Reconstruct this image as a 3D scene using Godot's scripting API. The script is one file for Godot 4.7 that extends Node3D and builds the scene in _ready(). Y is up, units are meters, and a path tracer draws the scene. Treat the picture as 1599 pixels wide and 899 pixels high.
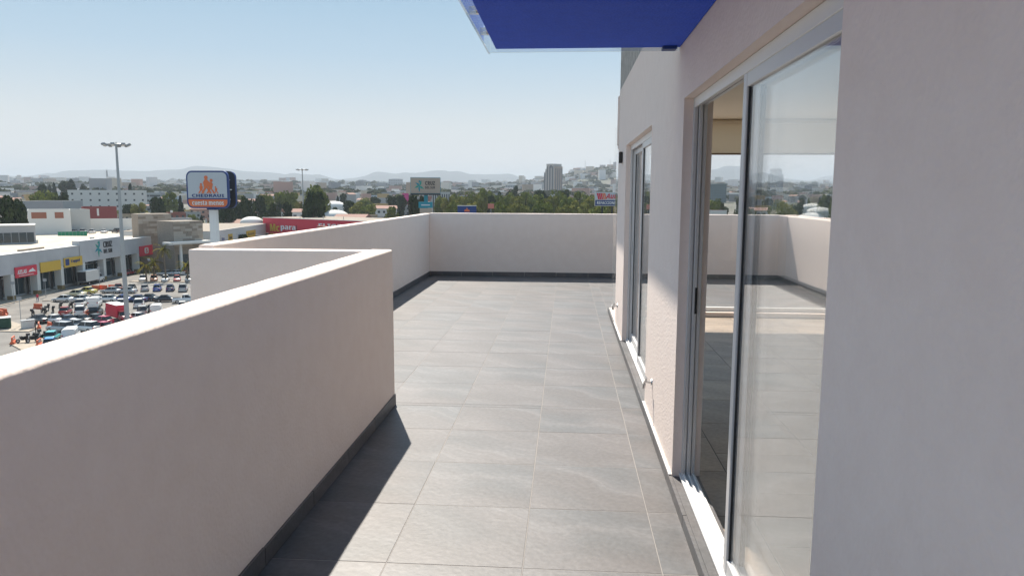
extends Node3D

const GROUND := -20.7
var M := {}
var used := {}
var rng := RandomNumberGenerator.new()
var wob := FastNoiseLite.new()
var keepout := []

# ---------------------------------------------------------------- naming
func numbered(called: String) -> String:
	var n: int = used.get(called, 0)
	used[called] = n + 1
	return called if n == 0 else "%s_%03d" % [called, n]

func tag(o, label: String, category: String, group := "", kind := "") -> void:
	if label != "": o.set_meta("label", label)
	if category != "": o.set_meta("category", category)
	if group != "": o.set_meta("group", group)
	if kind != "": o.set_meta("kind", kind)

func thing(called: String, label: String, category: String, at := Vector3.ZERO, turn := 0.0, group := "") -> Node3D:
	var o := Node3D.new()
	o.name = numbered(called)
	add_child(o)
	o.position = at
	o.rotation.y = turn
	tag(o, label, category, group)
	return o

func part(called: String, mesh: Mesh, m: Material, parent: Node, at := Vector3.ZERO) -> MeshInstance3D:
	var o := MeshInstance3D.new()
	o.mesh = mesh
	if m: o.material_override = m
	o.name = numbered(called) if parent == self else called
	parent.add_child(o, true)
	o.position = at
	return o

func copy(o: Node3D, called: String, at: Vector3, turn: float, label: String, category: String, group := "") -> Node3D:
	var c: Node3D = o.duplicate()
	c.name = numbered(called)
	add_child(c)
	c.position = at
	c.rotation.y = turn
	tag(c, label, category, group)
	return c

# ---------------------------------------------------------------- shapes
func stool() -> SurfaceTool:
	var st := SurfaceTool.new()
	st.begin(Mesh.PRIMITIVE_TRIANGLES)
	st.set_smooth_group(-1)
	return st

func done(st: SurfaceTool) -> ArrayMesh:
	st.generate_normals()
	return st.commit()

func tri(st: SurfaceTool, a: Vector3, b: Vector3, c: Vector3) -> void:
	st.add_vertex(a); st.add_vertex(b); st.add_vertex(c)

func quad(st: SurfaceTool, a: Vector3, b: Vector3, c: Vector3, d: Vector3) -> void:
	tri(st, a, b, c); tri(st, a, c, d)

# corner-cut box between lo and hi, optionally placed by xf
func box(st: SurfaceTool, lo: Vector3, hi: Vector3, cut := 0.0, xf := Transform3D.IDENTITY) -> void:
	var c := (lo + hi) * 0.5
	var e := (hi - lo) * 0.5
	if cut <= 0.0:
		for ax in 3:
			for s in [-1.0, 1.0]:
				var u: int = (ax + 1) % 3
				var v: int = (ax + 2) % 3
				var q := []
				for k in [[-1.0, -1.0], [-1.0, 1.0], [1.0, 1.0], [1.0, -1.0]]:
					var p := Vector3.ZERO
					p[ax] = e[ax] * s
					p[u] = e[u] * k[0]
					p[v] = e[v] * k[1] 
					q.append(xf * (c + p))
				if s > 0: quad(st, q[0], q[1], q[2], q[3])
				else: quad(st, q[3], q[2], q[1], q[0])
		return
	cut = minf(cut, 0.49 * minf(hi.x - lo.x, minf(hi.y - lo.y, hi.z - lo.z)))
	# vertex for face axis ax at corner sign s
	var vert := func(ax: int, s: Vector3) -> Vector3:
		var p := Vector3.ZERO
		for k in 3: p[k] = s[k] * (e[k] if k == ax else e[k] - cut)
		return xf * (c + p)
	for ax in 3:
		var u: int = (ax + 1) % 3
		var v: int = (ax + 2) % 3
		for s in [-1.0, 1.0]:
			var q := []
			for k in [[-1.0, -1.0], [-1.0, 1.0], [1.0, 1.0], [1.0, -1.0]]:
				var sg := Vector3.ZERO
				sg[ax] = s; sg[u] = k[0]; sg[v] = k[1]
				q.append(vert.call(ax, sg))
			if s > 0: quad(st, q[0], q[1], q[2], q[3])
			else: quad(st, q[3], q[2], q[1], q[0])
		for su in [-1.0, 1.0]:
			for sv in [-1.0, 1.0]:
				var a := Vector3.ZERO
				a[u] = su; a[v] = sv
				var b := a
				a[ax] = -1.0; b[ax] = 1.0
				var q0: Vector3 = vert.call(u, a)
				var q1: Vector3 = vert.call(u, b)
				var q2: Vector3 = vert.call(v, b)
				var q3: Vector3 = vert.call(v, a)
				if su * sv < 0: quad(st, q0, q1, q2, q3)
				else: quad(st, q3, q2, q1, q0)
	for sx in [-1.0, 1.0]:
		for sy in [-1.0, 1.0]:
			for sz in [-1.0, 1.0]:
				var s := Vector3(sx, sy, sz)
				var a: Vector3 = vert.call(0, s)
				var b: Vector3 = vert.call(1, s)
				var d: Vector3 = vert.call(2, s)
				if sx * sy * sz > 0: tri(st, a, d, b)
				else: tri(st, a, b, d)

func boxmesh(lo: Vector3, hi: Vector3, cut := 0.0) -> ArrayMesh:
	var st := stool()
	box(st, lo, hi, cut)
	return done(st)

func tube(st: SurfaceTool, a: Vector3, b: Vector3, ra: float, rb: float, n := 10, caps := true) -> void:
	var d := (b - a).normalized()
	var u := d.cross(Vector3(0, 0, 1) if absf(d.z) < 0.9 else Vector3(1, 0, 0)).normalized()
	var v := d.cross(u)
	for i in n:
		var t0 := TAU * i / n
		var t1 := TAU * (i + 1) / n
		var p := u * cos(t0) + v * sin(t0)
		var q := u * cos(t1) + v * sin(t1)
		st.set_smooth_group(1)
		quad(st, a + p * ra, b + p * rb, b + q * rb, a + q * ra)
		if caps:
			st.set_smooth_group(-1)
			tri(st, b, b + q * rb, b + p * rb)
			tri(st, a, a + p * ra, a + q * ra)
	st.set_smooth_group(-1)

func tubemesh(a: Vector3, b: Vector3, ra: float, rb: float, n := 10) -> ArrayMesh:
	var st := stool()
	tube(st, a, b, ra, rb, n)
	return done(st)

# skin over a row of rings of equal size (open loops closed round), capped at both ends
func loft(st: SurfaceTool, rings: Array, smooth := true) -> void:
	st.set_smooth_group(2 if smooth else -1)
	for k in rings.size() - 1:
		var r0: PackedVector3Array = rings[k]
		var r1: PackedVector3Array = rings[k + 1]
		var n := r0.size()
		for i in n:
			var j := (i + 1) % n
			quad(st, r0[i], r0[j], r1[j], r1[i])
	st.set_smooth_group(-1)
	var a: PackedVector3Array = rings[0]
	var b: PackedVector3Array = rings[rings.size() - 1]
	for i in range(1, a.size() - 1):
		tri(st, a[0], a[i + 1], a[i])
		tri(st, b[0], b[i], b[i + 1])

# flat outline (xy, anticlockwise) pushed out along z
func slab(pts: PackedVector2Array, z0: float, z1: float) -> ArrayMesh:
	var st := stool()
	var idx := Geometry2D.triangulate_polygon(pts)
	for k in range(0, idx.size(), 3):
		var a := pts[idx[k]]
		var b := pts[idx[k + 1]]
		var c := pts[idx[k + 2]]
		if (b - a).cross(c - a) < 0:
			var t := b; b = c; c = t
		tri(st, Vector3(a.x, a.y, z1), Vector3(c.x, c.y, z1), Vector3(b.x, b.y, z1))
		tri(st, Vector3(a.x, a.y, z0), Vector3(b.x, b.y, z0), Vector3(c.x, c.y, z0))
	var n := pts.size()
	for i in n:
		var a := pts[i]
		var b := pts[(i + 1) % n]
		quad(st, Vector3(a.x, a.y, z0), Vector3(a.x, a.y, z1), Vector3(b.x, b.y, z1), Vector3(b.x, b.y, z0))
	return done(st)

func round_rect(w: float, h: float, r: float, at := Vector2.ZERO, only_bottom := false) -> PackedVector2Array:
	var out := PackedVector2Array()
	for q in 4:
		var cx := (w * 0.5 - r) * (1 if q == 0 or q == 3 else -1)
		var cy := (h * 0.5 - r) * (1 if q < 2 else -1)
		if only_bottom and q < 2:
			out.append(at + Vector2(w * 0.5 * (1 if q == 0 else -1), h * 0.5))
			continue
		for k in 6:
			var t := PI * 0.5 * (q + k / 5.0)
			out.append(at + Vector2(cx + r * cos(t), cy + r * sin(t)))
	return out

func lettering(words: String, height: float, m: Material, parent: Node, at: Vector3, wide := 0.0, serif := false, slant := 0.0) -> MeshInstance3D:
	var f := SystemFont.new()
	f.font_names = PackedStringArray(["Droid Serif" if serif else "Droid Sans"])
	f.font_weight = 700
	var t := TextMesh.new()
	t.font = f
	t.text = words
	t.font_size = 48
	t.pixel_size = height / 35.0
	t.depth = height * 0.08
	var o := part("lettering", t, m, parent, at)
	var bb := t.get_aabb()
	var sx := wide / bb.size.x if wide > 0.0 and bb.size.x > 0.0 else 1.0
	var sy := height / bb.size.y if bb.size.y > 0.0 else 1.0
	o.transform = Transform3D(Basis(Vector3(sx, 0, 0), Vector3(slant * sy, sy, 0), Vector3(0, 0, 1)), at - Vector3(0, bb.get_center().y * sy, 0))
	return o

# wall with softened top edges run from a to b (its top outline is w wide), gently uneven
func parapet_mesh(a: Vector3, b: Vector3, side: Vector3, w: float, y0: float, y1: float) -> ArrayMesh:
	var prof := [Vector2(0, y0), Vector2(0, y0 + (y1 - y0) * 0.33), Vector2(0, y0 + (y1 - y0) * 0.66), Vector2(0, y1 - 0.014), Vector2(0.0035, y1 - 0.0045), Vector2(0.013, y1),
		Vector2(w * 0.5, y1 - 0.001), Vector2(w - 0.013, y1), Vector2(w - 0.0035, y1 - 0.0045), Vector2(w, y1 - 0.014), Vector2(w, y0 + (y1 - y0) * 0.5), Vector2(w, y0)]
	var groups := [1, 1, 1, 1, 1, 2, 2, 3, 3, 3, 3, 3]
	var len := a.distance_to(b)
	var n := maxi(2, int(len / 0.16))
	var st := stool()
	var rings := []
	for i in n + 1:
		var p := a.lerp(b, float(i) / n)
		var ring := []
		for q in prof:
			var v: Vector3 = p + side * q.x
			v.y = q.y
			var wv := Vector3(wob.get_noise_3dv(v * 3.0), wob.get_noise_3dv(v * 3.0 + Vector3(40, 0, 0)), wob.get_noise_3dv(v * 3.0 + Vector3(0, 0, 70)))
			ring.append(v + wv * 0.0026)
		rings.append(ring)
	var flip := (b - a).cross(side).y > 0
	for i in n:
		for k in prof.size() - 1:
			st.set_smooth_group(groups[k])
			var q := [rings[i][k], rings[i][k + 1], rings[i + 1][k + 1], rings[i + 1][k]]
			if flip: quad(st, q[3], q[2], q[1], q[0])
			else: quad(st, q[0], q[1], q[2], q[3])
	st.set_smooth_group(-1)
	for e in [0, n]:
		var r: Array = rings[e]
		for k in range(1, r.size() - 1):
			if (e == 0) == flip: tri(st, r[0], r[k], r[k + 1])
			else: tri(st, r[0], r[k + 1], r[k])
	return done(st)

# ---------------------------------------------------------------- materials
func paint(r: float, g: float, b: float, rough := 0.8, metal := 0.0) -> StandardMaterial3D:
	var m := StandardMaterial3D.new()
	m.albedo_color = Color(r, g, b).linear_to_srgb()
	m.roughness = rough
	m.metallic = metal
	return m

func noise(seed_: int, freq: float, oct := 4, kind := FastNoiseLite.TYPE_SIMPLEX_SMOOTH) -> FastNoiseLite:
	var n := FastNoiseLite.new()
	n.seed = seed_
	n.frequency = freq
	n.noise_type = kind
	n.fractal_octaves = oct
	return n

func tex(img: Image) -> ImageTexture:
	img.generate_mipmaps()
	return ImageTexture.create_from_image(img)

# mottled colour image between two linear colours
func mottle(size: int, n: FastNoiseLite, a: Color, b: Color, n2: FastNoiseLite = null, share2 := 0.35) -> Image:
	var g := n.get_seamless_image(size, size)
	var g2: Image = n2.get_seamless_image(size, size) if n2 else null
	var out := Image.create(size, size, false, Image.FORMAT_RGB8)
	for y in size:
		for x in size:
			var v := g.get_pixel(x, y).r
			if g2: v = lerpf(v, g2.get_pixel(x, y).r, share2)
			out.set_pixel(x, y, a.lerp(b, v).linear_to_srgb())
	return out

func bump(size: int, n: FastNoiseLite, strength: float) -> ImageTexture:
	var g := n.get_seamless_image(size, size)
	g.convert(Image.FORMAT_RGBA8)
	g.bump_map_to_normal_map(strength)
	return tex(g)

func surfaced(img: Image, metres: float, rough: float, nrm: ImageTexture = null, depth := 0.5) -> StandardMaterial3D:
	var m := StandardMaterial3D.new()
	m.albedo_texture = tex(img)
	m.roughness = rough
	m.uv1_triplanar = true
	m.uv1_world_triplanar = true
	m.uv1_scale = Vector3.ONE / metres
	if nrm:
		m.normal_enabled = true
		m.normal_texture = nrm
		m.normal_scale = depth
	return m

func tile_image(size: int, seed_: int, base: Color, warm: Color, pale: Color) -> Image:
	var w1 := noise(seed_, 2.2 / size, 3)
	var cloud := noise(seed_ + 1, 3.2 / size, 5)
	var vein := noise(seed_ + 2, 5.0 / size, 4)
	var fine := noise(seed_ + 3, 60.0 / size, 3)
	var img := Image.create(size, size, false, Image.FORMAT_RGB8)
	for y in size:
		for x in size:
			var wx := w1.get_noise_2d(x, y) * size * 0.09
			# streaks run aslant, stretched along one direction
			var u := (x * 0.88 + y * 0.47) * 0.36 + wx
			var v := (-x * 0.47 + y * 0.88) * 1.9 + wx * 1.6
			var c := cloud.get_noise_2d(u, v)
			var s := 1.0 - absf(vein.get_noise_2d(u * 1.7 + 300.0, v * 1.5)) * 5.0
			var f := fine.get_noise_2d(x, y)
			var col := base.lerp(warm, clampf(0.5 + cloud.get_noise_2d(u * 0.6 + 900.0, v * 0.35) * 2.2, 0, 1))
			col = col.lerp(pale, clampf(s, 0, 1) * 0.26 * clampf(0.5 + c * 1.4, 0, 1))
			var k := 1.0 + c * 0.36 + f * 0.22
			img.set_pixel(x, y, Color(col.r * k, col.g * k, col.b * k).linear_to_srgb())
	return img

func make_materials() -> void:
	var rough_n := noise(5, 0.09, 4)
	var trowel := noise(6, 0.018, 4)
	var wallbump := bump(512, rough_n, 6.0)
	M.stucco = surfaced(mottle(512, noise(7, 0.012, 5), Color(0.84, 0.71, 0.635), Color(0.89, 0.77, 0.70), rough_n, 0.3), 1.3, 0.9, wallbump, 0.12)
	M.housewall = surfaced(mottle(512, noise(8, 0.014, 5), Color(0.83, 0.71, 0.65), Color(0.88, 0.77, 0.71), rough_n, 0.3), 1.1, 0.9, wallbump, 0.14)
	M.inner = paint(0.80, 0.71, 0.59, 0.9)
	M.ceiling = paint(0.82, 0.74, 0.63, 0.9)
	M.concrete = surfaced(mottle(512, trowel, Color(0.20, 0.19, 0.18), Color(0.66, 0.64, 0.61), rough_n, 0.4), 1.2, 0.95, wallbump, 0.8)
	var blue := surfaced(mottle(512, noise(9, 0.02, 4), Color(0.010, 0.072, 0.60), Color(0.018, 0.098, 0.74), rough_n, 0.5), 0.9, 0.75, wallbump, 0.3)
	M.blue = blue
	var ti := tile_image(1024, 21, Color(0.074, 0.078, 0.086), Color(0.094, 0.087, 0.090), Color(0.175, 0.172, 0.178))
	var tm := StandardMaterial3D.new()
	tm.albedo_texture = tex(ti)
	tm.roughness = 0.46
	tm.metallic_specular = 0.6
	tm.normal_enabled = true
	tm.normal_texture = bump(512, noise(10, 0.09, 4), 3.0)
	tm.normal_scale = 0.035
	M.tile = tm
	var tk: StandardMaterial3D = tm.duplicate()
	tk.uv1_triplanar = true
	tk.uv1_world_triplanar = true
	tk.uv1_scale = Vector3.ONE / 2.4
	M.tile_world = tk
	M.grout = paint(0.27, 0.255, 0.245, 0.95)
	var ri: StandardMaterial3D = tm.duplicate()
	ri.albedo_texture = tex(tile_image(512, 41, Color(0.28, 0.225, 0.18), Color(0.32, 0.25, 0.19), Color(0.40, 0.33, 0.27)))
	M.room_tile = ri
	M.aluminium = paint(0.62, 0.62, 0.625, 0.4, 0.1)
	M.white_frame = paint(0.74, 0.74, 0.74, 0.4)
	M.gasket = paint(0.02, 0.022, 0.025, 0.6)
	M.steel = paint(0.6, 0.6, 0.6, 0.22, 1.0)
	M.black = paint(0.012, 0.012, 0.013, 0.5)
	var gl := StandardMaterial3D.new()
	gl.transparency = BaseMaterial3D.TRANSPARENCY_ALPHA
	gl.albedo_color = Color(0.80, 0.88, 0.86, 0.02)
	gl.roughness = 0.0
	gl.metallic_specular = 0.5
	M.glass = gl
	var rail: StandardMaterial3D = gl.duplicate()
	rail.albedo_color = Color(0.78, 0.9, 0.88, 0.16)
	M.rail_glass = rail
	M.blind = paint(0.80, 0.73, 0.62, 0.9)
	M.blind.backlight_enabled = true
	M.blind.backlight = Color(0.75, 0.68, 0.57)
	M.blind_bar = paint(0.16, 0.12, 0.08, 0.6)
	# town
	M.asphalt = surfaced(mottle(512, noise(31, 0.008, 5), Color(0.125, 0.118, 0.11), Color(0.25, 0.235, 0.215), noise(32, 0.12, 3), 0.35), 26.0, 0.95)
	M.pavement = surfaced(mottle(256, noise(33, 0.02, 4), Color(0.30, 0.255, 0.205), Color(0.44, 0.38, 0.31)), 8.0, 0.95)
	M.roadpaint = paint(0.62, 0.6, 0.55, 0.8)
	M.mall = surfaced(mottle(256, noise(34, 0.012, 5), Color(0.42, 0.42, 0.43), Color(0.52, 0.52, 0.525)), 18.0, 0.85)
	M.mallroof = surfaced(mottle(256, noise(35, 0.02, 5), Color(0.42, 0.36, 0.29), Color(0.60, 0.53, 0.44)), 24.0, 0.95)
	M.pillar = paint(0.60, 0.60, 0.575, 0.85)
	M.shopglass = paint(0.025, 0.045, 0.055, 0.12)
	M.dado = paint(0.22, 0.16, 0.07, 0.8)
	M.red = paint(0.62, 0.03, 0.06, 0.6)
	M.yellow = paint(0.62, 0.40, 0.05, 0.6)
	M.white = paint(0.78, 0.78, 0.77, 0.6)
	M.offwhite = paint(0.62, 0.61, 0.58, 0.8)
	M.grey = paint(0.33, 0.345, 0.36, 0.8)
	M.navy = paint(0.012, 0.045, 0.19, 0.5)
	M.signorange = paint(0.72, 0.17, 0.055, 0.55)
	M.signgrey = paint(0.50, 0.54, 0.58, 0.5)
	M.teal = paint(0.012, 0.24, 0.32, 0.6)
	M.tealgreen = paint(0.02, 0.30, 0.24, 0.6)
	M.tan = paint(0.42, 0.35, 0.29, 0.8)
	M.ink = paint(0.03, 0.03, 0.035, 0.6)
	M.stone = surfaced(mottle(256, noise(36, 0.05, 4), Color(0.15, 0.125, 0.10), Color(0.42, 0.36, 0.30), noise(37, 0.2, 2), 0.5), 7.0, 0.95)
	M.galv = paint(0.40, 0.42, 0.43, 0.5, 0.5)
	M.greenmesh = paint(0.03, 0.26, 0.14, 0.8)
	M.darkgreen = paint(0.02, 0.07, 0.045, 0.7)
	M.barrier = paint(0.58, 0.12, 0.05, 0.6)
	M.tyre = paint(0.018, 0.018, 0.02, 0.9)
	M.rim = paint(0.45, 0.45, 0.46, 0.35, 0.6)
	M.carglass = paint(0.015, 0.02, 0.025, 0.06)
	M.lamp = paint(0.8, 0.8, 0.78, 0.15)
	M.taillamp = paint(0.4, 0.015, 0.01, 0.2)
	M.bark = paint(0.085, 0.062, 0.045, 0.95)
	M.palmbark = paint(0.16, 0.125, 0.09, 0.95)
	var leaf := StandardMaterial3D.new()
	leaf.vertex_color_use_as_albedo = true
	leaf.roughness = 1.0
	leaf.metallic_specular = 0.1
	leaf.backlight_enabled = true
	leaf.backlight = Color(0.34, 0.38, 0.12)
	M.leaf = leaf
	var vc := StandardMaterial3D.new()
	vc.vertex_color_use_as_albedo = true
	vc.roughness = 0.9
	M.vcol = vc
	M.pane = paint(0.05, 0.06, 0.07, 0.15)
	M.skin = paint(0.30, 0.17, 0.11, 0.7)
const TREES := [
	["dark",-159,-200,21.5,7.5],
	["dark",-161,-207,20.5,4.6],
	["broad",-251,-337,23.1,9.5],
	["broad",-253,-348,22.8,8.2],
	["dark",-246,-346,22.6,6.7],
	["conifer",-458,-656,36.3,15.3],
	["dark",-474,-669,33.0,11.4],
	["conifer",-469,-648,33.8,6.3],
	["conifer",-466,-638,31.3,5.5],
	["dark",-417,-562,28.7,8.5],
	["dark",-478,-703,31.1,10.3],
	["dark",-191,-334,20.6,8.0],
	["conifer",-334,-546,31.2,7.2],
	["broad",-228,-411,22.8,9.8],
	["conifer",-204,-378,23.2,4.9],
	["olive",-216,-360,17.6,8.0],
	["dark",-150,-316,18.9,7.9],
	["dark",-153,-337,21.7,8.4],
	["dark",-137,-311,20.1,7.1],
	["dark",-156,-368,21.3,7.0],
	["broad",-177,-425,22.3,9.6],
	["dark",-125,-305,18.8,6.9],
	["broad",-176,-447,23.6,10.9],
	["broad",-166,-440,23.2,9.0],
	["dark",-126,-326,18.4,5.5],
	["olive",-138,-376,18.5,6.3],
	["dark",-99,-283,23.4,9.4],
	["broad",-138,-397,27.6,12.4],
	["broad",-128,-379,25.1,9.0],
	["conifer",-175,-532,22.5,4.9],
	["conifer",-168,-534,21.6,4.4],
	["dark",-176,-574,22.1,7.3],
	["dark",-120,-402,18.3,8.0],
	["olive",-110,-384,18.5,8.3],
	["broad",-138,-501,19.1,9.9],
	["dark",-142,-542,19.8,10.7],
	["dark",-111,-467,21.0,10.0],
	["dark",-104,-458,21.5,9.0],
	["dark",-61,-294,22.1,5.7],
	["dark",-62,-314,21.5,4.5],
	["broad",-100,-367,16.8,8.6],
	["broad",-84,-350,16.5,7.5],
	["broad",-70,-414,20.9,8.8],
	["olive",-63,-395,21.7,9.0],
	["broad",-62,-415,22.8,9.5],
	["olive",-53,-376,21.4,9.9],
	["broad",-54,-427,23.5,10.5],
	["olive",-46,-387,22.1,8.8],
	["broad",-49,-447,25.6,10.2],
	["dark",-40,-398,21.5,8.3],
	["dark",-44,-598,29.8,11.5],
	["broad",-36,-398,22.2,9.7],
	["broad",-33,-419,22.9,9.5],
	["olive",-26,-379,21.9,9.9],
	["broad",-23,-419,24.0,11.0],
	["broad",-16,-380,22.2,9.3],
	["dark",-15,-440,24.9,10.7],
	["olive",-9,-380,21.9,8.6],
	["broad",-5,-420,24.4,10.2],
	["dark",-2,-460,25.0,9.6],
	["broad",1,-370,21.7,9.7],
	["olive",5,-330,20.3,9.8],
	["broad",8,-420,24.1,11.0],
	["olive",10,-350,21.1,9.1],
	["broad",14,-360,22.0,9.4],
	["broad",18,-340,20.6,10.1],
	["olive",21,-329,20.7,8.6],
	["broad",26,-349,21.2,9.1],
	["broad",-49,-326,19.3,8.6],
	["olive",-40,-317,19.4,9.5],
	["broad",-30,-319,19.4,9.5],
	["olive",-20,-309,19.0,9.7],
	["broad",-10,-315,19.6,9.9],
	["olive",-1,-300,18.7,9.4],
	["broad",12,-300,18.3,8.9],
	["dark",-45,-518,24.3,9.0],
	["broad",62,-344,19.9,7.9],
	["dark",69,-333,19.5,5.9],
	["broad",69,-353,20.5,8.1],
	["dark",86,-370,21.7,7.9],
	["broad",87,-349,20.9,8.1],
	["dark",115,-445,23.5,8.0],
	["olive",91,-317,20.5,9.8],
	["dark",117,-383,21.5,8.3],
	["broad",137,-418,21.8,9.2],
	["dark",135,-398,22.8,8.8],
	["broad",127,-358,21.6,7.9],
	["dark",51,-377,21.2,7.9],
	["broad",44,-357,20.4,8.1],
	["dark",42,-378,21.8,7.3]]

const CARS := [
	["sedan","red",-118.1,-190.1,5,"dark red car parked against the shop fronts beside the box truck"],
	["sedan","white",-119.6,-205.0,5,"white car parked at the shop fronts behind the tall palm"],
	["sedan","black",-122.8,-215.4,5,"black car parked along the shop fronts past the white car"],
	["hatch","white",-122.0,-219.6,5,"small white car near the entrance of the shopping centre"],
	["sedan","black",-121.4,-222.3,5,"dark car farthest along the shop fronts by the entrance"],
	["sedan","silver",-107.5,-189.4,88,"silver car sideways behind the palm island"],
	["sedan","white",-105.3,-190.9,88,"white car sideways behind the palm island, next to the parapet"],
	["sedan","white",-111.9,-201.6,88,"white car in the second rank behind the palm island"],
	["hatch","rust",-105.6,-196.1,26,"rust red car behind the palm island"],
	["hatch","white",-106.5,-177.2,206,"white car at the end of the palm island row"],
	["hatch","orange",-103.5,-177.0,206,"orange car in the palm island row"],
	["hatch","white",-100.5,-177.0,206,"white car between the orange and pink cars"],
	["hatch","rose",-97.5,-177.1,206,"pinkish red car in the palm island row"],
	["hatch","silver",-94.6,-177.4,206,"silver car in the palm island row by the parapet"],
	["hatch","maroon",-101.9,-159.7,26,"maroon car beside the light mast"],
	["hatch","charcoal",-98.4,-159.2,26,"charcoal car facing the palm island"],
	["hatch","silver",-95.3,-159.1,26,"silver car facing the palm island"],
	["hatch","blue",-92.5,-159.4,26,"bright blue car facing the palm island"],
	["hatch","navy",-89.6,-159.7,26,"navy blue car facing the palm island"],
	["suv","silver",-86.5,-159.5,26,"silver wagon facing the palm island beside the parapet"],
	["sedan","white",-102.1,-141.4,88,"white saloon at the start of the echelon row"],
	["sedan","white",-99.0,-142.0,88,"white saloon below the yellow taxi"],
	["sedan","yellow",-105.5,-153.7,85,"yellow taxi behind the white saloons"],
	["sedan","cream",-104.9,-149.2,86,"cream car beside the yellow taxi"],
	["sedan","silver",-96.4,-142.9,88,"silver saloon in the middle of the echelon row"],
	["sedan","white",-93.5,-142.6,88,"white saloon before the blue cars"],
	["sedan","silver",-100.4,-154.6,86,"silver car at the back of the echelon row"],
	["sedan","silver",-97.1,-155.0,86,"silver car behind the light mast"],
	["sedan","blue",-90.6,-142.9,88,"blue car in the echelon row"],
	["sedan","navy",-87.5,-142.9,88,"navy car right of the light mast"],
	["sedan","charcoal",-86.1,-144.6,88,"charcoal car behind the navy car"],
	["sedan","black",-81.5,-143.5,-72,"black saloon driving along the aisle"],
	["pickup","white",-76.9,-142.7,-70,"white pickup truck half hidden by the parapet"],
	["hatch","red",-91.0,-126.3,26,"red hatchback parked beside the motorbikes"],
	["suv","white",-88.4,-126.7,26,"white wagon next to the red hatchback"],
	["hatch","white",-94.8,-136.1,26,"white hatchback behind the white wagon"],
	["suv","black",-85.2,-126.3,26,"black sport wagon with its tailgate to the aisle"],
	["van","white",-91.5,-135.6,26,"white van behind the black wagon"],
	["suv","white",-83.5,-128.2,26,"white wagon behind the red truck"],
	["hatch","white",-87.0,-136.9,26,"white hatchback left of the light mast"],
	["suv","white",-83.1,-136.4,26,"white sport wagon right of the light mast"],
	["suv","silver",-77.3,-127.9,26,"silver wagon above the red truck box"],
	["hatch","charcoal",-77.1,-130.7,26,"charcoal hatchback beside the white panel van"],
	["van","white",-74.6,-127.9,26,"white panel van alone above the parapet"],
	["hatch","white",-73.5,-134.9,26,"white hatchback just showing over the parapet"],
	["sedan","charcoal",-90.0,-118.0,70,"charcoal saloon leading the lower echelon row"],
	["sedan","white",-87.5,-118.2,70,"white and teal saloon in the lower echelon row"],
	["sedan","slate",-85.0,-118.2,70,"slate blue saloon in the lower echelon row"],
	["sedan","black",-82.8,-118.7,70,"black saloon in the lower echelon row"],
	["sedan","charcoal",-81.0,-119.6,70,"dark saloon beside the red truck cab"],
	["suv","silver",-80.6,-110.4,75,"silver wagon in front of the barriers"],
	["sedan","silver",-80.5,-114.0,72,"silver green saloon in the lower row"],
	["suv","white",-76.7,-111.0,75,"white wagon in the lower row by the parapet"],
	["sedan","crimson",-74.8,-112.3,75,"crimson saloon in front of the red truck"],
	["hatch","crimson",-78.1,-117.2,75,"crimson hatchback nosing the red truck"],
	["sedan","white",-74.7,-121.5,78,"white saloon behind the light mast foot"],
	["hatch","teal",-77.2,-103.8,26,"teal and white taxi in the lower lane"],
	["hatch","azure",-73.9,-98.9,26,"azure blue car cut by the parapet top"],
	["van","white",-74.4,-104.2,26,"white delivery van with high roof in the lower lane"],
]

# ---------------------------------------------------------------- terrace and penthouse
const TX := 0.6
const TZ := 0.615
const PH := 1.21

var tile_meshes := []

func tile_mesh(w: float, l: float, seed_: int) -> ArrayMesh:
	var r := RandomNumberGenerator.new()
	r.seed = seed_
	var o := Vector2(r.randf_range(0.13, 0.87), r.randf_range(0.13, 0.87))
	var swap := r.randf() < 0.3
	var st := stool()
	var e := Vector3(w * 0.5, 0, l * 0.5)
	var c := 0.0012
	var pts := func(inset: float, y: float) -> Array:
		return [Vector3(-e.x + inset, y, -e.z + inset), Vector3(e.x - inset, y, -e.z + inset), Vector3(e.x - inset, y, e.z - inset), Vector3(-e.x + inset, y, e.z - inset)]
	var put := func(p: Vector3) -> void:
		var uv := Vector2(p.x, p.z) / 2.4
		if swap: uv = -uv
		st.set_uv(uv + o)
		st.add_vertex(p)
	var t: Array = pts.call(c, 0.0)
	var m: Array = pts.call(0.0, -c)
	var b: Array = pts.call(0.0, -0.01)
	for k in [0, 1, 2, 0, 2, 3]: put.call(t[k])
	for i in 4:
		var j := (i + 1) % 4
		for q in [[m, t], [b, m]]:
			for p in [q[0][i], q[0][j], q[1][j], q[0][i], q[1][j], q[1][i]]: put.call(p)
	st.generate_normals()
	st.generate_tangents()
	return st.commit()

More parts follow.
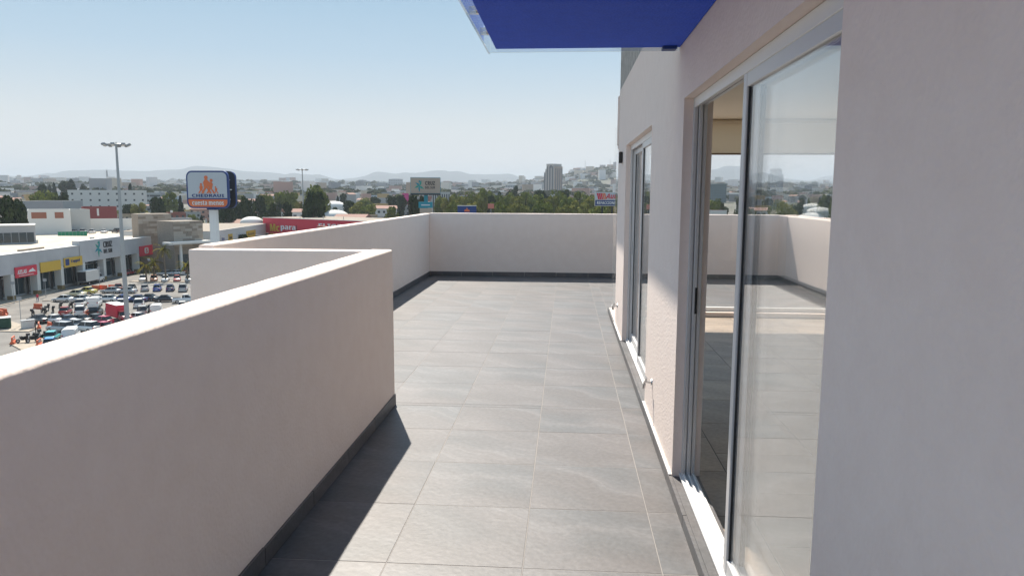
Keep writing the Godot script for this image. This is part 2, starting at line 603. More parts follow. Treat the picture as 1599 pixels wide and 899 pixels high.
func lay_tiles(parent: Node, x0: float, x1: float, z0: float, z1: float, ox: float, oz: float, half := false, m: Material = null) -> void:
	# tiles on a grid whose joints pass through ox, oz; those at the edges are cut
	var g := 0.0044
	var i0 := int(floor((x0 - ox) / TX))
	var i1 := int(ceil((x1 - ox) / TX))
	for i in range(i0, i1):
		var sh := TZ * 0.5 if half and i % 2 != 0 else 0.0
		var k0 := int(floor((z0 - oz - sh) / TZ))
		var k1 := int(ceil((z1 - oz - sh) / TZ))
		for k in range(k0, k1):
			var a := maxf(x0, ox + i * TX + g * 0.5)
			var b := minf(x1, ox + (i + 1) * TX - g * 0.5)
			var c := maxf(z0, oz + sh + k * TZ + g * 0.5)
			var d := minf(z1, oz + sh + (k + 1) * TZ - g * 0.5)
			if b - a < 0.02 or d - c < 0.02: continue
			var whole := b - a > TX - 0.01 and d - c > TZ - 0.01
			var me: ArrayMesh
			if whole: me = tile_meshes[rng.randi() % tile_meshes.size()]
			else: me = tile_mesh(b - a, d - c, rng.randi())
			part("tile", me, m if m else M.tile, parent, Vector3((a + b) * 0.5, rng.randf_range(-0.0005, 0.0005), (c + d) * 0.5))

func skirting(parent: Node, a: Vector3, b: Vector3, out: Vector3, h := 0.085) -> void:
	# row of cut tiles standing against the foot of a wall
	var len := a.distance_to(b)
	var n := maxi(1, int(round(len / 0.6)))
	var d := (b - a) / n
	for i in n:
		var p := a + d * i
		var q := p + d - d.normalized() * 0.003
		var th := 0.011 + rng.randf() * 0.0015
		var lo := p.min(q).min(p + out * th).min(q + out * th)
		var hi := p.max(q).max(p + out * th).max(q + out * th)
		hi.y = h + rng.randf_range(-0.003, 0.003)
		lo.y = 0.0008
		var c := (lo + hi) * 0.5
		part("skirting_tile", boxmesh(lo - c, hi - c, 0.0015), M.tile_world, parent, c)

func build_terrace() -> void:
	for k in 14: tile_meshes.append(tile_mesh(TX - 0.0044, TZ - 0.0044, 100 + k * 7))
	var fl := Node3D.new()
	fl.name = "terrace_floor"
	add_child(fl)
	tag(fl, "grey stone-look tiled terrace floor", "", "", "structure")
	var st := stool()
	box(st, Vector3(-1.44, -0.2, -5.25), Vector3(0.6, -0.001, 3.0))
	box(st, Vector3(-2.76, -0.2, -14.38), Vector3(0.6, -0.001, -5.2505))
	box(st, Vector3(0.6005, -0.2, -14.38), Vector3(4.3, -0.001, -9.9))
	part("screed", done(st), M.grout, fl)
	lay_tiles(fl, -1.295, 0.58, -5.4, 1.6, -0.17, -3.004)
	lay_tiles(fl, -2.67, 0.58, -14.24, -5.404, -0.17, -3.004)
	lay_tiles(fl, 0.584, 4.15, -14.24, -10.06, -0.17, -3.004)
	var inn := Node3D.new()
	inn.name = "room_floor"
	add_child(inn)
	tag(inn, "grey tiled floor inside the penthouse room", "", "", "structure")
	part("screed", boxmesh(Vector3(0.66, -0.2, -9.89), Vector3(3.95, -0.001, 2.5)), M.black, inn)
	lay_tiles(inn, 0.745, 3.95, -9.72, 0.4, 0.95, -3.3, true, M.room_tile)

	# building under the terrace
	var b := thing("apartment_building", "cream apartment building carrying the roof terrace", "building", Vector3(0, GROUND, 0))
	st = stool()
	var gy := -GROUND
	box(st, Vector3(-1.46, 0, -5.2495), Vector3(4.33, gy - 0.2, 3.2))
	box(st, Vector3(-2.79, 0, -14.42), Vector3(4.33, gy - 0.2, -5.25))
	part("facade", done(st), M.stucco, b)

	var w := 0.165
	var f := thing("parapet_wall", "cream parapet in the foreground running along the terrace's left edge", "parapet", Vector3.ZERO, 0, "terrace parapets")
	part("wall", parapet_mesh(Vector3(-1.295, 0, 3.0), Vector3(-1.295, 0, -5.4), Vector3(-1, 0, 0), w, -0.2, PH - 0.02), M.stucco, f)
	skirting(f, Vector3(-1.295, 0, 2.0), Vector3(-1.295, 0, -5.4), Vector3(1, 0, 0))
	skirting(f, Vector3(-1.46, 0, -5.4), Vector3(-1.284, 0, -5.4), Vector3(0, 0, -1))
	f = thing("parapet_wall", "short pinkish cross wall joining the near parapet to the long one", "parapet", Vector3.ZERO, 0, "terrace parapets")
	part("wall", parapet_mesh(Vector3(-2.79, 0, -5.4), Vector3(-1.462, 0, -5.4), Vector3(0, 0, 1), 0.15, -0.2, PH - 0.022), M.stucco, f)
	skirting(f, Vector3(-2.66, 0, -5.4), Vector3(-1.47, 0, -5.4), Vector3(0, 0, -1))
	f = thing("parapet_wall", "long cream side parapet running to the far end of the terrace", "parapet", Vector3.ZERO, 0, "terrace parapets")
	part("wall", parapet_mesh(Vector3(-2.67, 0, -5.402), Vector3(-2.67, 0, -14.42), Vector3(-1, 0, 0), 0.12, -0.2, PH + 0.003), M.stucco, f)
	skirting(f, Vector3(-2.67, 0, -5.42), Vector3(-2.67, 0, -14.24), Vector3(1, 0, 0))
	f = thing("parapet_wall", "cream parapet closing the far end of the terrace", "parapet", Vector3.ZERO, 0, "terrace parapets")
	part("wall", parapet_mesh(Vector3(-2.668, 0, -14.24), Vector3(4.148, 0, -14.24), Vector3(0, 0, -1), 0.18, -0.2, PH + 0.012), M.stucco, f)
	skirting(f, Vector3(-2.658, 0, -14.24), Vector3(4.138, 0, -14.24), Vector3(0, 0, 1))
	f = thing("parapet_wall", "cream parapet seen through the door glass beyond the room", "parapet", Vector3.ZERO, 0, "terrace parapets")
	part("wall", parapet_mesh(Vector3(4.15, 0, -9.9), Vector3(4.15, 0, -14.42), Vector3(1, 0, 0), 0.18, -0.2, PH + 0.015), M.stucco, f)
	skirting(f, Vector3(4.15, 0, -9.92), Vector3(4.15, 0, -14.24), Vector3(-1, 0, 0))
	f = thing("parapet_wall", "cream parapet closing the terrace behind the viewer", "parapet", Vector3.ZERO, 0, "terrace parapets")
	part("wall", parapet_mesh(Vector3(-1.29, 0, 3.0), Vector3(0.6, 0, 3.0), Vector3(0, 0, 1), 0.18, -0.2, PH + 0.003), M.stucco, f)

func slider(parent: Node, called: String, z0: float, z1: float, head: float, opened: bool) -> void:
	# aluminium sliding door or window in the long wall, from z0 (far) to z1 (near)
	var d := Node3D.new()
	d.name = called
	parent.add_child(d, true)
	var x0 := 0.648
	var x1 := 0.716
	var y0 := 0.072
	# outer frame: side posts with two tracks each, head and sill
	var st: SurfaceTool
	for s in [0, 1]:
		st = stool()
		var za := z0 if s == 0 else z1 - 0.03
		for k in 3:
			var xa := x0 + k * 0.0245
			box(st, Vector3(xa, y0, za), Vector3(xa + 0.019, head, za + (0.034 if k != 1 else 0.045)), 0.002)
		box(st, Vector3(x0 + 0.004, y0, za + 0.001), Vector3(x1 - 0.004, head, za + 0.014))
		part("side_post", done(st), M.aluminium, d)
	st = stool()
	for k in 3:
		var xa := x0 + k * 0.0245
		box(st, Vector3(xa, head - (0.05 if k == 0 else 0.038), z0 + 0.046), Vector3(xa + 0.017, head - 0.001, z1 - 0.032), 0.002)
	box(st, Vector3(x0 + 0.003, head - 0.014, z0 + 0.045), Vector3(x1 - 0.003, head - 0.002, z1 - 0.031))
	part("head_rail", done(st), M.white_frame, d)
	st = stool()
	box(st, Vector3(x0 - 0.012, y0 - 0.002, z0 + 0.002), Vector3(x1 + 0.008, y0 + 0.012, z1 - 0.002), 0.002)
	for k in 3:
		var xa := x0 + k * 0.0245 + 0.004
		box(st, Vector3(xa, y0 + 0.0115, z0 + 0.046), Vector3(xa + 0.008, y0 + 0.03, z1 - 0.032), 0.001)
	part("sill_track", done(st), M.white_frame, d)
	# two leaves
	var mid := (z0 + z1) * 0.5
	var a := [[0.652, mid - 0.03, z1 - 0.034]]
	if opened: a.append([0.684, mid + 0.012, z1 - 0.036])
	else: a.append([0.684, z0 + 0.046, mid + 0.02])
	for q in a:
		var leaf := Node3D.new()
		leaf.name = "leaf"
		d.add_child(leaf, true)
		var xa: float = q[0]
		var za: float = q[1]
		var zb: float = q[2]
		st = stool()
		box(st, Vector3(xa, y0 + 0.032, za), Vector3(xa + 0.03, head - 0.04, za + 0.052), 0.003)
		box(st, Vector3(xa, y0 + 0.032, zb - 0.052), Vector3(xa + 0.03, head - 0.04, zb), 0.003)
		box(st, Vector3(xa + 0.001, y0 + 0.033, za + 0.052), Vector3(xa + 0.029, y0 + 0.095, zb - 0.052), 0.003)
		box(st, Vector3(xa + 0.001, head - 0.10, za + 0.052), Vector3(xa + 0.029, head - 0.041, zb - 0.052), 0.003)
		part("leaf_frame", done(st), M.aluminium, leaf)
		part("gasket", boxmesh(Vector3(xa + 0.008, y0 + 0.095, za + 0.052), Vector3(xa + 0.022, head - 0.10, za + 0.058)), M.gasket, leaf)
		part("gasket", boxmesh(Vector3(xa + 0.008, y0 + 0.095, zb - 0.058), Vector3(xa + 0.022, head - 0.10, zb - 0.052)), M.gasket, leaf)
		part("pane", boxmesh(Vector3(xa + 0.012, y0 + 0.095, za + 0.058), Vector3(xa + 0.017, head - 0.10, zb - 0.058)), M.glass, leaf)
	# latch keep on the far post
	part("latch", boxmesh(Vector3(x0 + 0.034, 0.98, z0 + 0.0462), Vector3(x0 + 0.046, 1.12, z0 + 0.05), 0.001), M.black, d)

func build_penthouse() -> void:
	var h := thing("penthouse", "cream plastered penthouse with sliding doors along the terrace", "building", Vector3.ZERO)
	var x0 := 0.6
	var x1 := 0.75
	var zs := [-8.85, -7.72, -5.42, -3.96, -1.73, 3.0]
	var head := 2.1
	var st := stool()
	for k in [0, 2, 4]:
		box(st, Vector3(x0, 0.0, zs[k]), Vector3(x1, head, zs[k + 1]))
	box(st, Vector3(x0, head, -8.85), Vector3(x1, 2.79, 3.0))
	part("wall", done(st), M.housewall, h)
	# bare concrete above, set a little back
	part("concrete_band", boxmesh(Vector3(x0 + 0.004, 2.79, -8.86), Vector3(x1, 4.44, 3.0)), M.concrete, h)
	# roof with the overhang that shades the wall
	part("roof", boxmesh(Vector3(-0.31, 4.44, -11.9), Vector3(4.4, 4.6, 3.0), 0.01), M.stucco, h)
	# lintel returning round the far corner
	var lin := stool()
	box(lin, Vector3(0.586, 2.17, -8.96), Vector3(0.75, 2.74, -8.852), 0.008)
	box(lin, Vector3(0.594, 2.13, -8.94), Vector3(0.74, 2.1695, -8.853), 0.008)
	part("corner_moulding", done(lin), M.housewall, h)
	# kerb of tile along the foot of the wall, with white filler on top
	var n := 0
	var z := -10.05
	while z < 1.6:
		var zz := minf(z + 0.6, 1.6)
		var inset := 0.0
		part("kerb_tile", boxmesh(Vector3(0.58, 0.0006, z), Vector3(0.5995, 0.066, zz - 0.003), 0.0015), M.tile_world, h)
		z = zz
		n += 1
	for k in [0, 2, 4]:
		part("filler_strip", boxmesh(Vector3(0.583, 0.0665, zs[k] + 0.004), Vector3(0.5992, 0.074, zs[k + 1] - 0.004), 0.002), M.white_frame, h)
	for k in [1, 3]:
		part("threshold_tile", boxmesh(Vector3(0.6, 0.0006, zs[k] + 0.001), Vector3(0.654, 0.0645, zs[k + 1] - 0.001), 0.0015), M.tile_world, h)
		part("threshold_bed", boxmesh(Vector3(0.6545, 0.0006, zs[k] + 0.001), Vector3(0.745, 0.0695, zs[k + 1] - 0.001)), M.tile_world, h)
	part("corner_step", boxmesh(Vector3(0.6, 0.0006, -10.05), Vector3(3.94, 0.062, -9.76), 0.002), M.stucco, h)
	part("corner_step", boxmesh(Vector3(0.6, 0.0006, -9.759), Vector3(0.74, 0.062, -8.852), 0.002), M.stucco, h)
	slider(h, "sliding_door", -3.96, -1.73, head, true)
	slider(h, "sliding_window", -7.72, -5.42, head, false)
	# corner glazing beyond the wall and the wide window at the room's far end
	var g := Node3D.new()
	g.name = "far_window"
	h.add_child(g)
	part("sill", boxmesh(Vector3(0.62, 0.0625, -9.92), Vector3(3.95, 0.115, -9.86), 0.003), M.white_frame, g)
	part("head_rail", boxmesh(Vector3(0.76, 2.47, -9.92), Vector3(3.95, 2.53, -9.86), 0.003), M.white_frame, g)
	part("side_post", boxmesh(Vector3(3.9, 0.1155, -9.918), Vector3(3.945, 2.4695, -9.862), 0.003), M.white_frame, g)
	part("pane", boxmesh(Vector3(0.622, 0.115, -9.893), Vector3(3.9, 2.469, -9.888)), M.glass, g)
	part("pane", boxmesh(Vector3(0.64, 0.0625, -9.88), Vector3(0.646, 2.12, -8.86)), M.glass, g)
	# rest of the room
	st = stool()
	# side wall with a wide window that lights the room
	box(st, Vector3(3.95, 0.0, -9.92), Vector3(4.12, 0.1, 2.65))
	box(st, Vector3(3.95, 2.4, -9.92), Vector3(4.12, 2.79, 2.65))
	box(st, Vector3(3.95, 0.1, -9.92), Vector3(4.12, 2.4, -9.6))
	box(st, Vector3(3.95, 0.1, -5.9), Vector3(4.12, 2.4, -5.7))
	box(st, Vector3(3.95, 0.1, -1.8), Vector3(4.12, 2.4, 2.65))
	box(st, Vector3(0.751, 0.0, 2.5), Vector3(3.949, 2.79, 2.65))
	box(st, Vector3(0.76, 2.535, -9.92), Vector3(3.949, 2.79, -9.80))
	part("inner_wall", done(st), M.inner, h)
	part("ceiling", boxmesh(Vector3(0.7505, 2.56, -9.799), Vector3(3.9495, 2.785, 2.499)), M.ceiling, h)
	for zz in [[-9.6, -5.9], [-5.7, -1.8]]:
		part("side_pane", boxmesh(Vector3(4.03, 0.1, zz[0]), Vector3(4.036, 2.4, zz[1])), M.glass, h)
	part("upper_storey", boxmesh(Vector3(0.76, 2.80, -8.85), Vector3(4.1, 4.43, 2.6)), M.concrete, h)
	# blue painted slab over the door
	var c := Node3D.new()
	c.name = "canopy"
	h.add_child(c)
	part("slab", boxmesh(Vector3(-0.40, 2.392, -4.15), Vector3(0.5995, 2.54, 1.4), 0.004), M.blue, c)
	part("glass_side", boxmesh(Vector3(-0.445, 2.372, -4.185), Vector3(-0.433, 3.4, 1.4), 0.002), M.rail_glass, c)
	part("glass_end", boxmesh(Vector3(-0.432, 2.378, -4.183), Vector3(0.59, 3.4, -4.171), 0.002), M.rail_glass, c)
	for zz in [-4.0, -3.55, -3.1, -2.4, -1.7, -1.0]:
		part("standoff", tubemesh(Vector3(-0.4335, 2.455, zz), Vector3(-0.399, 2.455, zz), 0.02, 0.02, 14), M.steel, c)
	part("corner_clip", boxmesh(Vector3(0.50, 2.375, -4.168), Vector3(0.575, 2.393, -4.10), 0.003), M.navy, c)

	# things on the terrace wall
	var l := thing("wall_lamp", "small black box lamp high on the far end of the house wall", "lamp", Vector3(0.6, 2.0, -8.2))
	part("housing", boxmesh(Vector3(-0.04, -0.06, -0.05), Vector3(-0.004, 0.06, 0.05), 0.006), M.black, l)
	part("back_plate", boxmesh(Vector3(-0.0045, -0.05, -0.035), Vector3(-0.0003, 0.05, 0.035), 0.001), M.galv, l)
	for q in [[-4.98, "chrome garden tap on the wall between window and sliding door"], [-8.45, "garden tap at the far end of the house wall"]]:
		var t := thing("garden_tap", q[1], "tap", Vector3(0.6, 0.33, q[0]), 0, "wall taps")
		part("flange", tubemesh(Vector3(-0.0005, 0, 0), Vector3(-0.008, 0, 0), 0.024, 0.022, 16), M.steel, t)
		st = stool()
		tube(st, Vector3(-0.006, 0, 0), Vector3(-0.055, 0, 0), 0.011, 0.011, 12)
		tube(st, Vector3(-0.048, 0.004, 0), Vector3(-0.056, -0.045, 0), 0.011, 0.0085, 12)
		part("spout", done(st), M.steel, t)
		st = stool()
		tube(st, Vector3(-0.04, 0.008, 0), Vector3(-0.04, 0.03, 0), 0.006, 0.006, 10)
		box(st, Vector3(-0.046, 0.029, -0.03), Vector3(-0.034, 0.036, 0.03), 0.002)
		part("lever", done(st), M.steel, t)
	var bl := thing("roller_blind", "beige roller blind drawn a little way down inside the far window", "blind", Vector3(2.4, 2.15, -9.77))
	st = stool()
	quad(st, Vector3(-1.5, 0.36, -0.003), Vector3(1.5, 0.36, -0.003), Vector3(1.5, -0.02, -0.003), Vector3(-1.5, -0.02, -0.003))
	part("cloth", done(st), M.blind, bl)
	part("bottom_bar", tubemesh(Vector3(-1.5, -0.03, -0.002), Vector3(1.5, -0.03, -0.002), 0.011, 0.011, 10), M.blind_bar, bl)
	part("roller", tubemesh(Vector3(-1.5, 0.375, -0.002), Vector3(1.5, 0.375, -0.002), 0.024, 0.024, 12), M.blind, bl)

# ---------------------------------------------------------------- land
func land(x: float, z: float) -> float:
	var d := Vector2(x, z).length()
	var pts := [[0, 0.0], [230, 0.0], [450, 4.0], [800, 11.0], [1500, 20.0], [3000, 46.0], [6000, 85.0], [9000, 110.0], [20000, 130.0]]
	var y := 0.0
	for k in pts.size() - 1:
		if d >= pts[k][0] and d < pts[k + 1][0]:
			var t: float = (d - pts[k][0]) / (pts[k + 1][0] - pts[k][0])
			y = lerpf(pts[k][1], pts[k + 1][1], t)
	if d > 1000.0:
		y += wob.get_noise_2d(x * 0.0016, z * 0.0016) * minf((d - 1000.0) * 0.012, 24.0)
	# the hill crowded with houses beyond the park
	var q := Vector2(x - 150.0, z + 2720.0)
	y += 62.0 * exp(-(q.x * q.x) / 62000.0 - (q.y * q.y) / 260000.0)
	return GROUND + y

func build_land() -> void:
	var st := SurfaceTool.new()
	st.begin(Mesh.PRIMITIVE_TRIANGLES)
	var radii := [0.0, 25.0, 60.0, 110.0]
	while radii[-1] < 15000.0: radii.append(radii[-1] * 1.09)
	var n := 180
	var cn := noise(51, 0.006, 4)
	var cell := func(k: int, i: int) -> Vector3:
		var t := TAU * i / n
		var x: float = radii[k] * sin(t)
		var z: float = -radii[k] * cos(t)
		return Vector3(x, land(x, z), z)
	st.set_smooth_group(0)
	for k in radii.size() - 1:
		for i in n:
			var q := [cell.call(k, i), cell.call(k, i + 1), cell.call(k + 1, i + 1), cell.call(k + 1, i)]
			for p in ([q[0], q[2], q[1], q[0], q[3], q[2]] if k > 0 else [q[0], q[3], q[2]]):
				var v: float = clampf(0.5 + cn.get_noise_2d(p.x, p.z) * 1.3, 0, 1)
				st.set_color(Color(0.05, 0.06, 0.035).lerp(Color(0.13, 0.118, 0.10), v))
				st.add_vertex(p)
	st.generate_normals()
	var o := part("ground", st.commit(), M.vcol, self)
	tag(o, "ground of the town running out to the hills", "", "", "structure")
	# car park and roads lie on the ground
	var lot := part("car_park", boxmesh(Vector3(-126, GROUND - 0.2, -245), Vector3(-30, GROUND + 0.02, -60)), M.asphalt, self)
	tag(lot, "asphalt of the shopping centre car park", "", "", "structure")
	# far ranges of hills
	var ranges := [[-0.98, -0.30, 8200.0, 190.0, 61], [-0.42, -0.02, 7600.0, 205.0, 62], [-0.10, 0.55, 8800.0, 235.0, 63], [-0.9, 0.5, 12500.0, 250.0, 64]]
	for r in ranges:
		var hn := noise(r[4], 0.00055, 4)
		st = stool()
		st.set_smooth_group(0)
		var m := 90
		var rows := [[-900.0, 0.0], [-500.0, 0.5], [-200.0, 0.85], [0.0, 1.0], [600.0, 0.5], [1200.0, 0.0]]
		var grid := []
		for i in m + 1:
			var t := float(i) / m
			var a: float = lerpf(r[0], r[1], t)
			var env := smoothstep(0.0, 0.16, t) * (1.0 - smoothstep(0.84, 1.0, t))
			var col := []
			for w in rows:
				var d: float = r[2] + w[0]
				var x: float = d * sin(a)
				var z: float = -d * cos(a)
				var hh: float = r[3] * env * w[1] * (0.62 + 0.75 * hn.get_noise_2d(x, z)) + hn.get_noise_2d(x * 5.0, z * 5.0) * 12.0 * w[1]
				col.append(Vector3(x, land(x, z) - 12.0 + maxf(hh, 0.0), z))
			grid.append(col)
		for i in m:
			for k in rows.size() - 1:
				quad(st, grid[i][k], grid[i][k + 1], grid[i + 1][k + 1], grid[i + 1][k])
		var hill := part("hills", done(st), paint(0.055, 0.07, 0.08, 0.95), self)
		tag(hill, "range of low hills on the horizon", "", "", "structure")

# ---------------------------------------------------------------- plants
func crown_mesh(seed_: int, lobes: int, rad: Vector3, n: int, leaf: float, a: Color, b: Color, cone := false) -> ArrayMesh:
	# crown of leaf sprays round the origin inside rad
	var r := RandomNumberGenerator.new()
	r.seed = seed_
	var ls := []
	for k in lobes:
		var t := r.randf() * TAU
		var y := r.randf_range(-0.75, 0.8)
		var q := sqrt(maxf(0.0, 1.0 - y * y)) * r.randf_range(0.25, 0.78)
		if cone: q = (0.5 - y * 0.5) * r.randf_range(0.3, 0.75)
		var s := r.randf_range(0.22, 0.42)
		if cone: s = 0.14 + 0.2 * (0.5 - y * 0.5)
		ls.append([Vector3(cos(t) * q, y * 0.82, sin(t) * q), s, r.randf()])
	var st := SurfaceTool.new()
	st.begin(Mesh.PRIMITIVE_TRIANGLES)
	for i in n:
		var l: Array = ls[i % lobes]
		var d := Vector3(r.randfn(), r.randfn(), r.randfn()).normalized()
		var p: Vector3 = l[0] + d * (l[1] as float) * (0.62 + 0.42 * pow(r.randf(), 0.35))
		p *= rad
		var nn := (d + Vector3(r.randfn(), r.randfn(), r.randfn()) * 0.35).normalized()
		var u := nn.cross(Vector3(r.randfn(), r.randfn(), r.randfn())).normalized()
		var v := nn.cross(u)
		var s := leaf * r.randf_range(0.6, 1.35)
		var c := a.lerp(b, clampf((l[2] as float) * 0.65 + r.randf() * 0.45, 0, 1))
		st.set_color(c)
		st.set_normal(nn)
		for w in [Vector2(-0.5, -0.25), Vector2(0.1, 0.6), Vector2(0.55, -0.1), Vector2(-0.5, -0.25), Vector2(0.55, -0.1), Vector2(0.05, -0.55)]:
			st.add_vertex(p + (u * w.x + v * w.y) * s)
	return st.commit()

var tree_protos := {}

func make_trees() -> void:
	# unit trees: 10 tall; crown from about 3 up
	var kinds := {
		"dark": [Color(0.016, 0.029, 0.014), Color(0.055, 0.072, 0.03), Vector3(4.2, 4.6, 4.2), 5.6],
		"broad": [Color(0.060, 0.085, 0.022), Color(0.21, 0.22, 0.055), Vector3(4.6, 4.4, 4.6), 5.8],
		"olive": [Color(0.095, 0.105, 0.028), Color(0.29, 0.265, 0.075), Vector3(4.7, 4.2, 4.7), 6.0],
		"conifer": [Color(0.012, 0.023, 0.014), Color(0.030, 0.044, 0.022), Vector3(3.6, 4.6, 3.6), 5.3]}
	var k := 0
	for kind in kinds:
		var q: Array = kinds[kind]
		var set_ := []
		for v in 3:
			k += 1
			var cm := crown_mesh(900 + k * 13, 26 if kind != "conifer" else 34, q[2], 3000, 0.62, q[0], q[1], kind == "conifer")
			var st := stool()
			tube(st, Vector3(0, -0.5, 0), Vector3(0.1, 4.2, 0.05), 0.36, 0.24, 8)
			var r := RandomNumberGenerator.new()
			r.seed = k
			for j in 7:
				var t := TAU * j / 7.0 + r.randf()
				var y := r.randf_range(2.6, 4.4)
				tube(st, Vector3(0.05, y, 0.02), Vector3(cos(t) * r.randf_range(1.4, 2.6), y + r.randf_range(1.2, 2.8), sin(t) * r.randf_range(1.4, 2.6)), 0.13, 0.04, 5, false)
			tube(st, Vector3(0.1, 4.1, 0.05), Vector3(0.0, 7.8, 0.1), 0.22, 0.05, 6, false)
			set_.append([cm, done(st), q[3]])
		tree_protos[kind] = set_

func tree(kind: String, x: float, z: float, tall: float, wide: float, label: String, group: String) -> void:
	var names := {"dark": "evergreen_tree", "broad": "broadleaf_tree", "olive": "broadleaf_tree", "conifer": "conifer_tree"}
	var t := thing(names[kind], label, "tree", Vector3(x, land(x, z) - 0.1, z), rng.randf() * TAU, group)
	var p: Array = tree_protos[kind][rng.randi() % 3]
	var base: float = 9.0 if kind != "conifer" else 7.2
	var sy := tall / 10.2
	var sx := wide / base
	t.scale = Vector3(sx, sy, sx * rng.randf_range(0.9, 1.1))
	part("trunk", p[1], M.bark, t)
	part("crown", p[0], M.leaf, t, Vector3(0, p[2], 0))

func palm(x: float, z: float, tall: float, label: String) -> void:
	var t := thing("palm_tree", label, "palm", Vector3(x, GROUND, z), rng.randf() * TAU, "palms in the car park")
	var st := stool()
	var last := Vector3(0, -0.1, 0)
	for k in 6:
		var p := Vector3(sin(k * 0.5) * 0.12, tall * (k + 1) / 6.0, cos(k * 0.7) * 0.08)
		tube(st, last, p, 0.24 - k * 0.015, 0.225 - k * 0.015, 9, k == 5)
		last = p
	part("trunk", done(st), M.palmbark, t)
	for k in 26:
		var r := RandomNumberGenerator.new()
		r.seed = k * 17 + int(tall * 10)
		var a := TAU * k / 26.0 + r.randf() * 0.3
		var lift := r.randf_range(-0.5, 1.15)
		var fs := SurfaceTool.new()
		fs.begin(Mesh.PRIMITIVE_TRIANGLES)
		var p := Vector3.ZERO
		var dir := Vector3(cos(a) * cos(lift), sin(lift), sin(a) * cos(lift))
		var side := Vector3(-sin(a), 0, cos(a))
		var col := Color(0.17, 0.135, 0.02).lerp(Color(0.075, 0.095, 0.02), r.randf())
		for s in 7:
			var q := p + dir * 0.42
			for w in [-1.0, 1.0]:
				for f in 2:
					var o := p.lerp(q, f * 0.5)
					var tip: Vector3 = o + side * (w as float) * (0.55 - 0.045 * s) + dir * 0.32 - Vector3(0, 0.16, 0)
					fs.set_color(col)
					fs.set_normal(Vector3.UP)
					for v in [o, tip, o + dir * 0.12]: fs.add_vertex(v)
			p = q
			dir = (dir + Vector3(0, -0.24, 0)).normalized()
		part("frond", fs.commit(), M.leaf, t, last)

# ---------------------------------------------------------------- houses
func region(x: float, z: float) -> String:
	var px := 885.0 + 1150.0 * x / -z
	if px < 100.0: return "beyond the shopping centre's left end"
	if px < 195.0: return "behind the near mast"
	if px < 292.0: return "between near mast and family sign"
	if px < 380.0: return "behind the family sign"
	if px < 472.0: return "between family sign and slim mast"
	if px < 640.0: return "between slim mast and grey billboard"
	if px < 975.0: return "beyond the terrace end"
	return "seen through the door glass"

func box_house(called: String, label: String, cat: String, group: String, at: Vector3, turn: float, w: float, d: float, h: float, m: Material, roof_m: Material, cols: int, rows: int, sides := true, pane_m: Material = null, ww := 0.45, wh := 0.42) -> Node3D:
	# block with a low roof edge and window panes in reveals on the faces that look towards the terrace
	var t := thing(called, label, cat, at, turn, group)
	var st := stool()
	var e := 0.18
	box(st, Vector3(-w / 2, -3, -d / 2), Vector3(w / 2, h - 0.5, d / 2))
	box(st, Vector3(-w / 2, h - 0.499, d / 2 - e), Vector3(w / 2, h, d / 2))
	box(st, Vector3(-w / 2, h - 0.499, -d / 2), Vector3(w / 2, h, -d / 2 + e))
	box(st, Vector3(-w / 2, h - 0.499, -d / 2 + e + 0.001), Vector3(-w / 2 + e, h, d / 2 - e - 0.001))
	box(st, Vector3(w / 2 - e, h - 0.499, -d / 2 + e + 0.001), Vector3(w / 2, h, d / 2 - e - 0.001))
	part("wall", done(st), m, t)
	part("roof", boxmesh(Vector3(-w / 2 + e + 0.01, h - 0.498, -d / 2 + e + 0.01), Vector3(w / 2 - e - 0.01, h - 0.42, d / 2 - e - 0.01)), roof_m, t)
	if cols > 0:
		var cw := w / cols
		var rh := (h - 0.6) / rows
		var pm: Material = pane_m if pane_m else M.pane
		var win := stool()
		box(win, Vector3(-cw * ww / 2, -rh * wh / 2, -0.05), Vector3(cw * ww / 2, rh * wh / 2, 0.03))
		var wm := done(win)
		for i in cols:
			for j in rows:
				part("window", wm, pm, t, Vector3(-w / 2 + cw * (i + 0.5), rh * (j + 0.55), d / 2))
		if sides:
			var c2 := maxi(1, int(d / cw))
			var cd := d / c2
			var win2 := stool()
			box(win2, Vector3(-0.05, -rh * wh / 2, -cd * ww / 2), Vector3(0.03, rh * wh / 2, cd * ww / 2))
			var wm2 := done(win2)
			for i in c2:
				for j in rows:
					part("window", wm2, pm, t, Vector3(w / 2, rh * (j + 0.55), -d / 2 + cd * (i + 0.5)))
	return t

